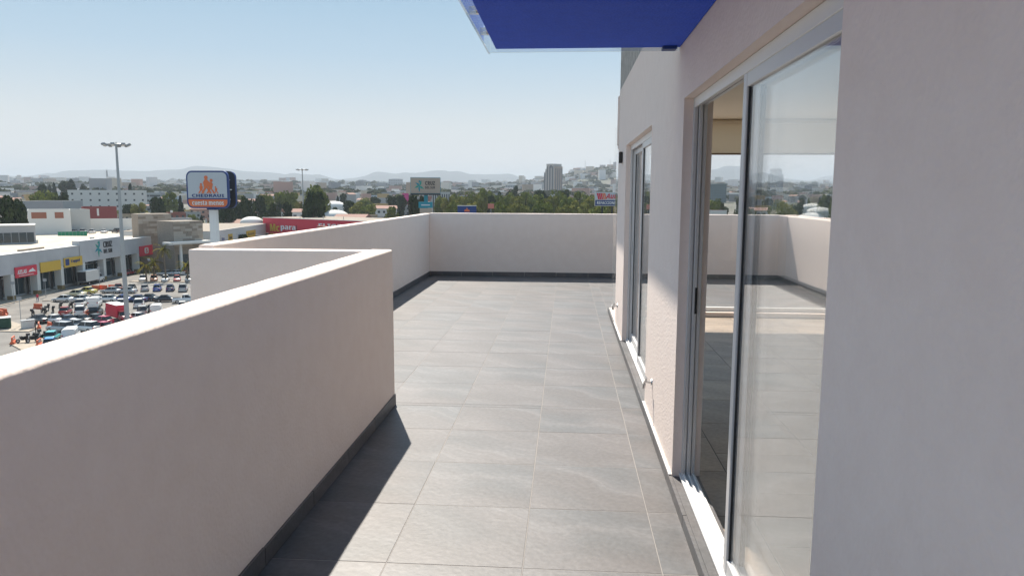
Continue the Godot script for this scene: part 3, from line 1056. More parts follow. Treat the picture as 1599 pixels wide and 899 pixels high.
func build_town() -> void:
	make_trees()
	for q in TREES:
		var place := region(q[1], q[2])
		var desc: Dictionary = {"dark": "tall dark evergreen tree ", "broad": "leafy mid green tree ", "olive": "pale yellowish green tree ", "conifer": "pointed dark conifer "}
		tree(q[0], q[1], q[2], q[3] - (land(q[1], q[2]) - GROUND), q[4] * 1.12, desc[q[0]] + place, "trees " + place)
	var walls := {"white": paint(0.62, 0.61, 0.59), "cream": paint(0.56, 0.49, 0.38), "tan": paint(0.40, 0.31, 0.22), "grey": paint(0.34, 0.34, 0.34), "pink": paint(0.45, 0.27, 0.22), "brick red": paint(0.26, 0.095, 0.07), "pale blue": paint(0.36, 0.42, 0.48), "ochre": paint(0.45, 0.30, 0.12)}
	var shades := ["white", "white", "white", "cream", "cream", "cream", "tan", "grey", "grey", "grey", "pink", "brick red", "pale blue", "ochre"]
	var roofs := [paint(0.46, 0.43, 0.39), paint(0.34, 0.31, 0.28), paint(0.55, 0.52, 0.48), paint(0.28, 0.15, 0.11), paint(0.62, 0.61, 0.6)]
	var tank := tubemesh(Vector3(0, 0, 0), Vector3(0, 1.3, 0), 0.6, 0.55, 10)
	var gable_m := paint(0.24, 0.115, 0.085)
	var placed := []
	for k in keepout: placed.append(k)
	var count := 0
	var tries := 0
	while count < 285 and tries < 9000:
		tries += 1
		var left := rng.randf() < 0.84
		var az := rng.randf_range(-0.685, -0.19) if left else rng.randf_range(-0.19, 0.38)
		var lo := 240.0 if left else (520.0 if az < 0.1 else 300.0)
		var d := lo + pow(rng.randf(), 1.25) * (760.0 if left else 600.0)
		var x := d * sin(az)
		var z := -d * cos(az)
		var w := rng.randf_range(7.0, 15.0)
		var dd := rng.randf_range(7.0, 13.0)
		var rad := maxf(w, dd) * 0.62
		var ok := true
		for p in placed:
			if Vector2(x - p[0], z - p[1]).length() < rad + p[2]:
				ok = false
				break
		if not ok: continue
		placed.append([x, z, rad])
		count += 1
		var shade: String = shades[rng.randi() % shades.size()]
		var storeys := 1 + int(rng.randf() * 2.6)
		var h := 3.0 * storeys + 0.6
		var far := "far " if d > 560.0 else ""
		var gabled := rng.randf() < 0.2
		var place := region(x, z)
		var turn := -az + rng.randf_range(-0.5, 0.5)
		var o := box_house("house", "%s%s %s-storey %s house %s" % [far, shade, ["one", "two", "three"][storeys - 1], "pitched-roof" if gabled else "flat-roofed", place], "house", "houses " + place, Vector3(x, land(x, z), z), turn, w, dd, h, walls[shade], roofs[rng.randi() % roofs.size()], 0 if d > 620.0 else 2 + int(w / 5.0), storeys, false)
		if gabled:
			var st := stool()
			var rr := 1.6
			var a := [Vector3(-w / 2 - 0.3, h + 0.01, dd / 2 + 0.3), Vector3(w / 2 + 0.3, h + 0.01, dd / 2 + 0.3), Vector3(w / 2 + 0.3, h + 0.01, -dd / 2 - 0.3), Vector3(-w / 2 - 0.3, h + 0.01, -dd / 2 - 0.3), Vector3(-w / 2 - 0.3, h + rr, 0), Vector3(w / 2 + 0.3, h + rr, 0)]
			quad(st, a[0], a[4], a[5], a[1])
			quad(st, a[2], a[5], a[4], a[3])
			tri(st, a[3], a[4], a[0])
			tri(st, a[1], a[5], a[2])
			quad(st, a[0], a[1], a[2], a[3])
			part("pitched_roof", done(st), gable_m, o)
		elif rng.randf() < 0.6 and d < 620.0:
			part("water_tank", tank, M.black if rng.randf() < 0.6 else M.offwhite, o, Vector3(rng.randf_range(-0.3, 0.3) * w, h - 0.42, rng.randf_range(-0.3, 0.3) * dd))
			if rng.randf() < 0.6:
				var sm := boxmesh(Vector3(-1.4, 0, -1.3), Vector3(1.4, 2.3, 1.3))
				part("stair_head", sm, walls[shade], o, Vector3(rng.randf_range(-0.25, 0.25) * w, h - 0.42, -0.2 * dd))
	print("houses ", count)
	# trees scattered between the houses
	count = 0
	tries = 0
	while count < 150 and tries < 4000:
		tries += 1
		var left := rng.randf() < 0.8
		var az := rng.randf_range(-0.685, -0.19) if left else rng.randf_range(-0.19, 0.38)
		var d := (260.0 if left else 420.0) + pow(rng.randf(), 1.2) * 800.0
		var x := d * sin(az)
		var z := -d * cos(az)
		var ok := true
		for p in placed:
			if Vector2(x - p[0], z - p[1]).length() < 3.0 + p[2] * 0.8: ok = false
		if not ok: continue
		count += 1
		placed.append([x, z, 3.0])
		var kind: String = ["dark", "broad", "olive", "dark", "conifer"][rng.randi() % 5]
		var place := region(x, z)
		var tall := rng.randf_range(6.0, 12.0)
		tree(kind, x, z, tall, tall * (0.85 if kind != "conifer" else 0.45), "small %s %s" % [{"dark": "dark evergreen tree", "broad": "leafy green tree", "olive": "pale green tree", "conifer": "pointed conifer"}[kind], place], "small trees " + place)
	# the town beyond: one mass of roofs and one of trees
	var st := SurfaceTool.new()
	st.begin(Mesh.PRIMITIVE_TRIANGLES)
	st.set_smooth_group(-1)
	var cols := [Color(0.62, 0.61, 0.59), Color(0.60, 0.56, 0.50), Color(0.48, 0.42, 0.34), Color(0.34, 0.27, 0.21), Color(0.30, 0.30, 0.31), Color(0.38, 0.24, 0.2), Color(0.64, 0.63, 0.62), Color(0.22, 0.23, 0.25)]
	var mm_at := []
	for i in 9600:
		var az := rng.randf_range(-0.74, 0.46)
		var d := 950.0 + pow(rng.randf(), 1.5) * 5200.0
		if i > 7300:
			# crowding the hill
			d = 2350.0 + rng.randf() * 500.0
			az = 0.055 + rng.randfn() * 0.05
		var x := d * sin(az)
		var z := -d * cos(az)
		var y := land(x, z)
		if i % 9 < 3:
			mm_at.append([Vector3(x, y, z), rng.randf_range(6.0, 13.0) * (1.0 + d / 5000.0)])
			continue
		var s := 1.0 + d / 4200.0
		var w := rng.randf_range(8.0, 20.0) * s
		var dd := rng.randf_range(7.0, 12.0) * s
		var h := rng.randf_range(3.5, 8.0) * s
		if rng.randf() < 0.03: h *= 2.4
		st.set_color(cols[rng.randi() % cols.size()])
		box(st, Vector3(-w / 2, -8, -dd / 2), Vector3(w / 2, h, dd / 2), 0.0, Transform3D(Basis(Vector3.UP, -az + rng.randf_range(-0.6, 0.6)), Vector3(x, y, z)))
	st.generate_normals()
	var far_town := part("distant_houses", st.commit(), M.vcol, self)
	tag(far_town, "mass of distant pale houses reaching to the hills", "houses", "", "stuff")
	var mm := MultiMesh.new()
	mm.transform_format = MultiMesh.TRANSFORM_3D
	mm.mesh = crown_mesh(77, 9, Vector3(0.55, 0.5, 0.55), 130, 0.26, Color(0.02, 0.032, 0.016), Color(0.07, 0.078, 0.03))
	mm.instance_count = mm_at.size()
	for i in mm_at.size():
		var s: float = mm_at[i][1]
		mm.set_instance_transform(i, Transform3D(Basis(Vector3.UP, rng.randf() * TAU).scaled(Vector3(s * rng.randf_range(1.0, 1.7), s, s * 1.3)), mm_at[i][0] + Vector3(0, s * 0.4, 0)))
	var mi := MultiMeshInstance3D.new()
	mi.name = "distant_trees"
	mi.multimesh = mm
	mi.material_override = M.leaf
	add_child(mi)
	tag(mi, "mass of distant dark trees among the far houses", "trees", "", "stuff")

# ---------------------------------------------------------------- shopping centre
func star_figure(parent: Node, at: Vector3, s: float, m: Material, m2: Material) -> void:
	# figure with spread limbs made of five tapering blades and a head
	var arms := [[70.0, 1.0], [142.0, 0.95], [205.0, 1.0], [268.0, 1.15], [322.0, 1.0]]
	for k in arms.size():
		var a := deg_to_rad(arms[k][0])
		var l: float = arms[k][1] * s
		var d := Vector2(cos(a), sin(a))
		var n := Vector2(-d.y, d.x)
		part("emblem_limb", slab(PackedVector2Array([-d * s * 0.05 - n * s * 0.05, n * s * -0.2 + d * l * 0.4, d * l, n * s * 0.14 + d * l * 0.42]), 0.0, 0.06 + 0.004 * k), m if k % 2 == 0 else m2, parent, at)
	part("emblem_head", slab(round_rect(s * 0.34, s * 0.34, s * 0.165), 0.0, 0.07), m2, parent, at + Vector3(s * 0.02, s * 0.75, 0))

func build_mall() -> void:
	var turn := deg_to_rad(95.6)
	var A := Vector3(-112.6, GROUND, -134.2)
	var xf := Transform3D(Basis(Vector3.UP, turn), A)
	var mall := thing("shopping_centre", "long grey shopping centre with a row of shop fronts", "building", A, turn)
	var xs := [-19.0, -9.5, -1.0, 8.0, 16.6, 25.5, 34.5, 44.0, 52.6, 61.7, 71.0, 80.0]
	part("upper_wall", boxmesh(Vector3(-20, 5.4, -1.6), Vector3(33, 9.5, 0), 0.02), M.mall, mall)
	part("upper_wall", boxmesh(Vector3(33.001, 5.4, -1.6), Vector3(54.2, 10.6, 0.25), 0.02), M.mall, mall)
	part("upper_wall", boxmesh(Vector3(54.201, 5.4, -1.6), Vector3(82, 9.5, 0), 0.02), M.mall, mall)
	part("coping", boxmesh(Vector3(-20, 9.501, -1.65), Vector3(32.99, 9.6, 0.06), 0.01), M.offwhite, mall)
	part("coping", boxmesh(Vector3(54.21, 9.501, -1.65), Vector3(82, 9.6, 0.06), 0.01), M.offwhite, mall)
	part("body", boxmesh(Vector3(-20, 0, -44), Vector3(82, 8.7, -3.2)), M.mall, mall)
	part("roof_surface", boxmesh(Vector3(-20, 8.701, -44), Vector3(82, 8.95, -1.61)), M.mallroof, mall)
	for k in xs.size() - 1:
		var a: float = xs[k]
		var b: float = xs[k + 1]
		var st := stool()
		box(st, Vector3(a - 0.55, 0, -1.5), Vector3(a + 0.55, 5.399, 0.08), 0.02)
		part("pillar", done(st), M.pillar, mall)
		part("dado", boxmesh(Vector3(a - 0.58, 0, -1.0), Vector3(a + 0.58, 1.0, 0.11)), M.dado, mall)
		var bay := Node3D.new()
		bay.name = "shop_front"
		mall.add_child(bay, true)
		var n := 3
		for j in n:
			var p := lerpf(a + 0.57, b - 0.57, float(j) / n)
			var q := lerpf(a + 0.57, b - 0.57, float(j + 1) / n)
			part("pane", boxmesh(Vector3(p + 0.06, 0.5, -2.6), Vector3(q - 0.06, 4.3, -2.55)), M.shopglass, bay)
			part("mullion", boxmesh(Vector3(q - 0.06, 0.1, -2.64), Vector3(q + 0.06, 5.39, -2.5)), M.galv, bay)
		part("transom", boxmesh(Vector3(a + 0.56, 4.3, -2.63), Vector3(b - 0.56, 4.5, -2.51)), M.galv, bay)
		part("soffit_panel", boxmesh(Vector3(a + 0.56, 4.5, -3.1), Vector3(b - 0.56, 5.38, -2.63)), M.shopglass, bay)
		part("stall_riser", boxmesh(Vector3(a + 0.56, 0.0, -2.65), Vector3(b - 0.56, 0.5, -2.52)), M.grey, bay)
	# joints in the upper wall
	for k in xs.size() - 1:
		part("joint_cover", boxmesh(Vector3(xs[k] - 0.06, 5.41, 0.001), Vector3(xs[k] + 0.06, 9.49, 0.02)), M.mall, mall)
	for q in [[-6.0, -14.0], [2.0, -9.0], [12.0, -22.0], [21.0, -13.0], [48.0, -20.0], [60.0, -12.0]]:
		part("roof_vent", boxmesh(Vector3(q[0], 8.951, q[1]), Vector3(q[0] + 0.9, 9.9, q[1] + 0.9), 0.05), M.galv, mall)
	part("roof_kerb", boxmesh(Vector3(22, 8.951, -7.5), Vector3(31, 9.35, -6.9)), M.stone, mall)

	var sign_at := func(x0: float, x1: float, y0: float, y1: float, m: Material, label: String) -> Node3D:
		var s := thing("shop_sign", label, "sign", xf * Vector3((x0 + x1) / 2, (y0 + y1) / 2, 0.30), turn, "signs over the shop fronts")
		part("panel", boxmesh(Vector3(-(x1 - x0) / 2, -(y1 - y0) / 2, -0.21), Vector3((x1 - x0) / 2, (y1 - y0) / 2, 0.0), 0.02), m, s)
		return s
	var s: Node3D = sign_at.call(8.7, 15.9, 4.5, 6.7, M.red, "red shop sign with white letters and a mountain shape")
	lettering("ATLAS", 0.85, M.white, s, Vector3(-1.5, 0.05, 0.04), 3.0, true)
	for k2 in 9: part("small_print", boxmesh(Vector3(-2.6 + k2 * 0.55, -0.82, 0.0), Vector3(-2.15 + k2 * 0.55, -0.66, 0.03)), M.offwhite, s)
	part("mountain_mark", slab(PackedVector2Array([Vector2(-1.25, -0.4), Vector2(1.3, -0.4), Vector2(0.75, -0.05), Vector2(0.25, 0.42), Vector2(-0.25, 0.05), Vector2(-0.6, 0.15)]), 0, 0.05), M.white, s, Vector3(1.8, 0.15, 0.0))
	s = sign_at.call(17.3, 24.8, 4.7, 6.9, M.yellow, "plain yellow shop sign beside the red mountain sign")
	s = sign_at.call(26.2, 33.6, 4.9, 7.1, M.yellow, "yellow shop sign with a navy emblem and dark letters")
	part("emblem", slab(round_rect(1.5, 1.5, 0.2), 0, 0.05), M.navy, s, Vector3(-2.6, 0.1, 0.0))
	lettering("Coppel", 0.9, M.navy, s, Vector3(0.7, 0.1, 0.04), 3.6)
	s = sign_at.call(62.4, 70.2, 4.4, 7.2, M.red, "red shop sign with a pale ring, left of the tall palm")
	part("ring_mark", slab(round_rect(2.4, 1.7, 0.6), 0, 0.05), M.offwhite, s)
	lettering("S", 1.2, M.red, s, Vector3(0, 0, 0.09))
	s = sign_at.call(71.8, 79.4, 4.6, 7.6, M.red, "red shop sign behind the tall palm's head")
	part("ring_mark", slab(round_rect(3.0, 1.4, 0.5), 0, 0.05), M.offwhite, s)
	var c := thing("centre_sign", "teal star figure and dark letters high on the raised wall", "sign", xf * Vector3(43.6, 8.3, 0.26), turn)
	star_figure(c, Vector3(-2.4, 0.0, 0.0), 1.9, M.teal, M.tealgreen)
	lettering("CRUZ", 1.5, M.ink, c, Vector3(1.9, 0.75, 0.06), 4.2)
	lettering("DEL SUR", 1.0, M.ink, c, Vector3(1.9, -0.95, 0.06), 4.2)

	# entrance blocks of rough stone
	var stone_block := func(at: Vector3, w: float, d: float, h: float, t: float, label: String) -> Node3D:
		var b := thing("stone_block", label, "building", at, t)
		var st := stool()
		box(st, Vector3(-w / 2, 0, -d / 2), Vector3(w / 2, h, d / 2))
		part("core", done(st), M.stone, b)
		var r := RandomNumberGenerator.new()
		r.seed = int(w * 31 + h)
		var tones := [paint(0.36, 0.30, 0.24, 0.95), paint(0.27, 0.22, 0.175, 0.95), paint(0.42, 0.36, 0.30, 0.95)]
		var y := h - 7.0
		while y < h - 0.2:
			var x := -w / 2
			while x < w / 2 - 0.1:
				var l := minf(r.randf_range(0.9, 2.2), w / 2 - x)
				part("stone", boxmesh(Vector3(x + 0.02, y + 0.02, d / 2), Vector3(x + l - 0.02, minf(y + 0.7, h) - 0.02, d / 2 + r.randf_range(0.03, 0.14))), tones[r.randi() % 3], b)
				x += l
			y += 0.7
		return b
	stone_block.call(Vector3(-121.0, GROUND, -207.5), 9.0, 7.0, 16.0, deg_to_rad(45), "tall rough stone block rising behind the shop fronts")
	var e: Node3D = stone_block.call(Vector3(-109.5, GROUND, -202.0), 9.0, 8.0, 14.2, deg_to_rad(60), "stone entrance block with a white canopy beside the family sign")
	part("canopy_beam", boxmesh(Vector3(-8.0, 8.0, 4.2), Vector3(5.0, 8.7, 7.5), 0.05), M.offwhite, e)
	part("canopy_post", boxmesh(Vector3(-4.3, 0, 6.0), Vector3(-3.7, 7.99, 6.6), 0.03), M.offwhite, e)
	part("entrance_glass", boxmesh(Vector3(-3.6, 0, 4.15), Vector3(3.5, 5.0, 4.2)), M.shopglass, e)

	# farther wing and the red store
	var w2 := thing("store_wing", "plain pale store wing with small yellow signs behind the sign post", "building", Vector3(-108.0, GROUND, -222.0), deg_to_rad(97.6))
	part("wall", boxmesh(Vector3(0, 0, -30), Vector3(62, 10.1, 0), 0.03), M.offwhite, w2)
	part("coping", boxmesh(Vector3(0, 10.101, -0.35), Vector3(62, 10.45, 0.05)), M.offwhite, w2)
	part("roof_surface", boxmesh(Vector3(0, 10.101, -30), Vector3(62, 10.2, -0.351)), M.stone, w2)
	var xf2 := w2.transform
	var k := 0
	for q in [[11.0, 4.0, M.yellow, 4, M.ink, "small yellow store sign nearest the sign post"], [21.0, 6.0, M.offwhite, 6, M.navy, "white store sign with blue print between two yellow ones"], [34.0, 11.0, M.yellow, 7, M.dado, "wide yellow store sign beside the red store"], [3.5, 4.0, M.offwhite, 3, M.navy, "white store sign with blue print behind the sign post"]]:
		var g := thing("store_sign", q[5], "sign", xf2 * Vector3(q[0], 7.6, 0.2), deg_to_rad(97.6), "signs on the pale store wing")
		part("panel", boxmesh(Vector3(-q[1] / 2.0, -1.2, -0.18), Vector3(q[1] / 2.0, 1.2, 0.0), 0.02), q[2], g)
		# print too small to read: a row of blurred letter shapes
		for j in q[3]:
			var lw: float = q[1] * 0.7 / q[3]
			var lx: float = -q[1] * 0.35 + j * lw
			var up := 0.55 if j == 0 else 0.38
			part("print_mark", slab(PackedVector2Array([Vector2(lx, -0.4), Vector2(lx + lw * 0.7, -0.4), Vector2(lx + lw * 0.6, up), Vector2(lx + lw * 0.08, up)]), 0.0, 0.04), q[4], g)
		k += 1
	var red := thing("red_store", "big red store wall with yellow and white lettering", "building", Vector3(-116.6, GROUND, -276.4), deg_to_rad(-32))
	part("wall", boxmesh(Vector3(0, 0, -26), Vector3(58, 12.6, 0), 0.03), M.red, red)
	part("coping", boxmesh(Vector3(-0.1, 12.601, -0.4), Vector3(58.1, 12.8, 0.1)), M.offwhite, red)
	part("roof_surface", boxmesh(Vector3(0, 12.601, -26), Vector3(58, 12.7, -0.401)), M.stone, red)
	lettering("Mc", 2.8, M.yellow, red, Vector3(7.3, 9.0, 0.12), 5.6)
	lettering("para", 2.2, M.white, red, Vector3(15.4, 8.9, 0.12), 8.6)
	part("rule", boxmesh(Vector3(20.2, 7.6, 0.0), Vector3(20.5, 10.3, 0.1)), M.ink, red)
	lettering("TODOS", 2.6, M.yellow, red, Vector3(11.0, 5.6, 0.12), 13.0)
	lettering("ELIGE", 2.2, M.white, red, Vector3(39.0, 10.2, 0.12), 12.0)
	for x in [9.0, 20.0, 33.0, 44.0]:
		part("roof_pipe", tubemesh(Vector3(x, 12.8, -2), Vector3(x, 13.9, -2), 0.12, 0.12, 6), M.galv, red)

	# block with glass on the roof level, deck behind with cars
	var gb := thing("roof_building", "low grey building with a dark glass front on the shopping centre roof", "building", Vector3(-144.0, -11.75, -174.5), deg_to_rad(37))
	part("wall", boxmesh(Vector3(-14, 0, -9), Vector3(9.5, 4.6, 0), 0.03), M.grey, gb)
	part("roof_edge", boxmesh(Vector3(-14.1, 4.601, -9.1), Vector3(9.6, 4.85, 0.15)), M.offwhite, gb)
	for i in 6:
		part("pane", boxmesh(Vector3(-0.6 + i * 1.65, 0.4, 0.001), Vector3(0.9 + i * 1.65, 2.9, 0.06)), M.shopglass, gb)
	part("duct", boxmesh(Vector3(-9.0, 0.2, 0.001), Vector3(-8.4, 4.5, 0.5)), M.galv, gb)
	var deck := thing("parking_deck", "flat deck behind the shopping centre with parked cars", "building", Vector3(-166.0, GROUND, -243.0), deg_to_rad(35))
	part("body", boxmesh(Vector3(-34, 0, -28), Vector3(30, 7.4, 22)), M.stone, deck)
	part("deck_surface", boxmesh(Vector3(-34, 7.401, -28), Vector3(30, 7.62, 22)), M.mallroof, deck)
	var gf := thing("green_fence", "green mesh fence on the deck behind the shopping centre", "fence", Vector3(-156.0, -13.07, -222.5), deg_to_rad(35))
	for i in 8:
		part("mesh_panel", boxmesh(Vector3(-4 + i, 0.05, 0), Vector3(-3.03 + i, 2.1, 0.05)), M.greenmesh, gf)
		part("post", tubemesh(Vector3(-4.015 + i, 0, 0.02), Vector3(-4.015 + i, 2.3, 0.02), 0.05, 0.05, 6), M.galv, gf)

func build_blocks() -> void:
	# buildings one can tell apart in the middle distance; local +z looks to the terrace
	var face := func(x: float, z: float) -> float: return atan2(-x, -z)
	var put := func(called: String, label: String, x: float, z: float, w: float, d: float, top: float, m: Material, roof: Material, cols: int, rows: int, ww := 0.45, wh := 0.42, off := 0.0) -> Node3D:
		var y := land(x, z)
		var t: float = face.call(x, z) + off
		var b := Basis(Vector3.UP, t)
		var at := Vector3(x, y, z) - b.z * d * 0.5
		keepout.append([at.x, at.z, maxf(w, d) * 0.62])
		return box_house(called, label, "building", "", at, t, w, d, top - y, m, roof, cols, rows, false, null, ww, wh)
	var white := paint(0.60, 0.60, 0.58)
	var roof := paint(0.45, 0.40, 0.34)
	var o: Node3D = put.call("apartment_block", "long white apartment block with small dark windows behind the near mast", -303.0, -470.0, 46.0, 14.0, 2.6, white, roof, 9, 4, 0.22, 0.30)
	put.call("office_block", "grey office block with dark bands right of the white apartments", -301.0, -519.0, 11.0, 12.0, 0.9, paint(0.3, 0.33, 0.35), roof, 3, 4, 0.9, 0.4)
	o = put.call("workshop", "white hall with two brown panels behind the shopping centre", -177.5, -241.8, 12.6, 14.0, -4.6, white, roof, 0, 0)
	for q in [[-5.2, -0.8], [1.6, 4.2]]:
		part("brown_panel", boxmesh(Vector3(q[0], -4.0, 0.001), Vector3(q[1], -1.9, 0.06)), paint(0.28, 0.11, 0.07), o, Vector3(0, -4.6 - land(-177.5, -241.8) + 1.0, 7.0))
	put.call("workshop", "plain pale hall beside the hall with brown panels", -173.0, -251.5, 6.2, 16.0, -4.7, paint(0.42, 0.43, 0.42), roof, 0, 0, 0.4, 0.4, 0.2)
	o = put.call("red_brown_block", "red brown block with a white mark left of the near mast", -181.6, -275.5, 12.0, 14.0, -4.3, paint(0.20, 0.045, 0.045), roof, 0, 0)
	part("white_mark", boxmesh(Vector3(-0.35, -3.4, 7.001), Vector3(0.35, -0.6, 7.05)), white, o, Vector3(-0.5, -4.3 - land(-181.6, -275.5), 0))
	put.call("low_hall", "long low white building in front of the red brown block", -176.0, -262.0, 27.0, 7.0, -8.6, white, roof, 9, 1, 0.3, 0.2)
	put.call("warehouse", "long grey warehouse with a beige roof at the far left", -228.0, -305.0, 18.0, 30.0, -2.6, M.grey, paint(0.62, 0.53, 0.40), 0, 0, 0.4, 0.4, -0.3)
	put.call("warehouse", "tan low building under the warehouse roof line", -196.0, -262.0, 12.0, 12.0, -6.3, paint(0.42, 0.33, 0.25), roof, 3, 1)
	put.call("dark_office", "dark grey glass office beside the slim mast's distant trees", -380.0, -1347.0, 12.0, 14.0, 11.5, paint(0.12, 0.15, 0.19), roof, 3, 6)
	put.call("pale_office", "pale office tower left of the grey billboard", -331.0, -1257.0, 13.0, 14.0, 9.5, white, roof, 3, 6)
	put.call("dark_office", "dark slab office just left of the grey billboard", -317.0, -1261.0, 11.0, 12.0, 9.2, paint(0.10, 0.12, 0.15), roof, 3, 6)
	put.call("magenta_building", "magenta painted building near the grey billboard", -129.0, -586.0, 5.0, 6.0, 1.2, paint(0.50, 0.03, 0.20), roof, 0, 0)
	put.call("silver_building", "silver ribbed building behind the grey billboard post", -84.0, -492.0, 12.0, 10.0, 2.3, M.galv, roof, 8, 1, 0.5, 0.8)
	put.call("office_block", "teal glass block seen through the open door gap", 176.0, -882.5, 19.0, 16.0, 13.4, paint(0.09, 0.16, 0.19), roof, 7, 7, 0.6, 0.5)
	o = put.call("tower_block", "tall blue grey tower seen through the door glass", 184.5, -675.0, 13.0, 13.0, 19.0, paint(0.16, 0.20, 0.24), roof, 5, 9, 0.5, 0.6)
	part("roof_house", boxmesh(Vector3(-5, 0, -4), Vector3(5, 5.2, 4)), M.grey, o, Vector3(0, 19.0 - land(184.5, -675.0), 0))
	put.call("office_block", "grey stepped block right of the tower in the door glass", 267.5, -859.0, 15.0, 14.0, 12.0, paint(0.17, 0.19, 0.22), roof, 5, 6)
	put.call("office_block", "slim grey building at the edge of the door glass", 243.0, -640.0, 8.0, 9.0, 14.0, paint(0.2, 0.23, 0.26), roof, 3, 8)
	put.call("long_house", "low white house with a red roof in the open door gap", 64.3, -323.6, 8.4, 8.0, -5.4, white, paint(0.42, 0.10, 0.06), 3, 1)
	put.call("office_block", "blocky grey building on the skyline left of the hotel tower", -134.0, -1750.0, 22.0, 16.0, 21.0, paint(0.25, 0.28, 0.31), roof, 4, 6)
	put.call("office_block", "blue grey slab left of the hotel tower", -92.0, -1600.0, 16.0, 16.0, 16.0, paint(0.16, 0.21, 0.26), roof, 4, 8)
	put.call("hill_tower", "slim tower standing on the hill right of the hotel", 36.0, -2600.0, 18.0, 18.0, 84.0, paint(0.30, 0.32, 0.34), roof, 3, 10)
	put.call("hill_block", "long pale building along the top of the hill", 140.0, -2610.0, 70.0, 20.0, 60.0, paint(0.30, 0.31, 0.32), roof, 12, 3)
	put.call("distant_block", "long grey building below the far hills left of the grey billboard", -560.0, -2400.0, 46.0, 20.0, 46.0, paint(0.28, 0.30, 0.33), roof, 8, 3)
	# domes
	for q in [[-151.8, -476.0, 7.2, -4.0, "white domed hall farther behind the red store"], [-121.6, -381.0, 7.4, -7.4, "white domed hall close behind the red store"], [126.0, -380.0, 7.0, -4.6, "white domed hall seen through the door glass"], [-133.0, -304.0, 4.8, -8.6, "cream dome peeping over the pale store wing"]]:
		var y := land(q[0], q[1])
		var b := thing("domed_hall", q[4], "building", Vector3(q[0], y, q[1]), 0, "domed halls")
		var rr: float = q[2]
		var hh: float = q[3] - y
		keepout.append([q[0], q[1], rr + 1.0])
		part("wall", tubemesh(Vector3(0, -1, 0), Vector3(0, hh - rr * 0.5, 0), rr, rr, 20), white, b)
		var st := stool()
		for j in 6:
			var t0 := PI * 0.5 * j / 6.0
			var t1 := PI * 0.5 * (j + 1) / 6.0
			tube(st, Vector3(0, hh - rr * 0.5 + sin(t0) * rr * 0.5, 0), Vector3(0, hh - rr * 0.5 + sin(t1) * rr * 0.5, 0), rr * cos(t0), rr * cos(t1), 20, false)
		part("dome", done(st), M.offwhite, b)
	# white pointed tents at the far left
	for q in [[-178.5, -216.5], [-173.5, -221.5]]:
		var y := land(q[0], q[1])
		keepout.append([q[0], q[1], 6.0])
		var b := thing("tent", "white pointed tent at the left edge behind the shopping centre", "tent", Vector3(q[0], y, q[1]), 0.4, "pointed white tents")
		var st := stool()
		for j in 4:
			var a0 := TAU * j / 4.0
			var a1 := TAU * (j + 1) / 4.0
			for l in 4:
				var f := func(t: float) -> float: return 4.4 * pow(1.0 - t, 1.7) + 0.05
				var h0 := 9.0 + 6.6 * l / 4.0
				var h1 := 9.0 + 6.6 * (l + 1) / 4.0
				var r0: float = f.call(l / 4.0)
				var r1: float = f.call((l + 1) / 4.0)
				quad(st, Vector3(cos(a0) * r0, h0, sin(a0) * r0), Vector3(cos(a0) * r1, h1, sin(a0) * r1), Vector3(cos(a1) * r1, h1, sin(a1) * r1), Vector3(cos(a1) * r0, h0, sin(a1) * r0))
		part("roof_cloth", done(st), M.white, b)
		for j in 4:
			var a := TAU * j / 4.0
			part("pole", tubemesh(Vector3(cos(a) * 4.3, 0, sin(a) * 4.3), Vector3(cos(a) * 4.3, 9.1, sin(a) * 4.3), 0.12, 0.12, 6), M.offwhite, b)
	# hotel tower with stepped shoulders and ribbed faces
	var hx := -28.0
	var hz := -1500.0
	var hy := land(hx, hz)
	var h := thing("hotel_tower", "tall grey brown tower with stepped shoulders above the park trees", "tower", Vector3(hx, hy, hz), deg_to_rad(-38))
	keepout.append([hx, hz, 26.0])
	var tops := [[-13.0, -10.0, 44.0], [-10.0, -7.0, 50.0], [-7.0, 11.0, 60.0], [11.0, 13.0, 55.0]]
	var hm := paint(0.34, 0.315, 0.295)
	for q in tops:
		part("shaft", boxmesh(Vector3(q[0], -3, -13), Vector3(q[1] - 0.001, q[2] - hy, 13)), hm, h)
	var glass := paint(0.045, 0.05, 0.06, 0.3)
	part("brown_wing", boxmesh(Vector3(13.001, -3, -13), Vector3(13.6, 55.0 - hy, 13)), paint(0.30, 0.22, 0.17), h)
	for i in 4:
		var x := -11.0 + i * 6.6
		var top := 44.0 if x < -10.0 else (50.0 if x < -7.0 else 58.0)
		part("window_strip", boxmesh(Vector3(x - 1.7, 4, 13.001), Vector3(x + 1.7, top - hy - 3.0, 13.3)), glass, h)
		part("window_strip", boxmesh(Vector3(13.601, 4, x - 1.5), Vector3(13.9, 55.0 - hy - 4.0, x + 1.5)), glass, h)
	part("roof_recess", boxmesh(Vector3(3.0, 52.0 - hy, 13.001), Vector3(6.5, 57.0 - hy, 13.4)), M.ink, h)
	# lattice masts on the hill, chimney at the left
	for q in [[62.0, -2600.0, 117.0, "thin lattice mast on the hill above the domed roof"], [148.0, -2600.0, 121.0, "thin lattice mast on the hill beside the house wall"]]:
		var y := land(q[0], q[1])
		var b := thing("lattice_mast", q[3], "mast", Vector3(q[0], y, q[1]), 0, "lattice masts on the hill")
		var hh: float = q[2] - y
		for j in 3:
			var a := TAU * j / 3.0
			part("leg", tubemesh(Vector3(cos(a) * 3.0, -2, sin(a) * 3.0), Vector3(cos(a) * 0.3, hh, sin(a) * 0.3), 0.45, 0.22, 5), M.galv, b)
		for j in 12:
			var t := (j + 0.5) / 12.0
			part("brace", tubemesh(Vector3(-3.0 * (1.0 - t), hh * t, 0), Vector3(3.0 * (1.0 - t) + 0.1, hh * (t + 0.05), 0), 0.2, 0.2, 4), M.galv, b)
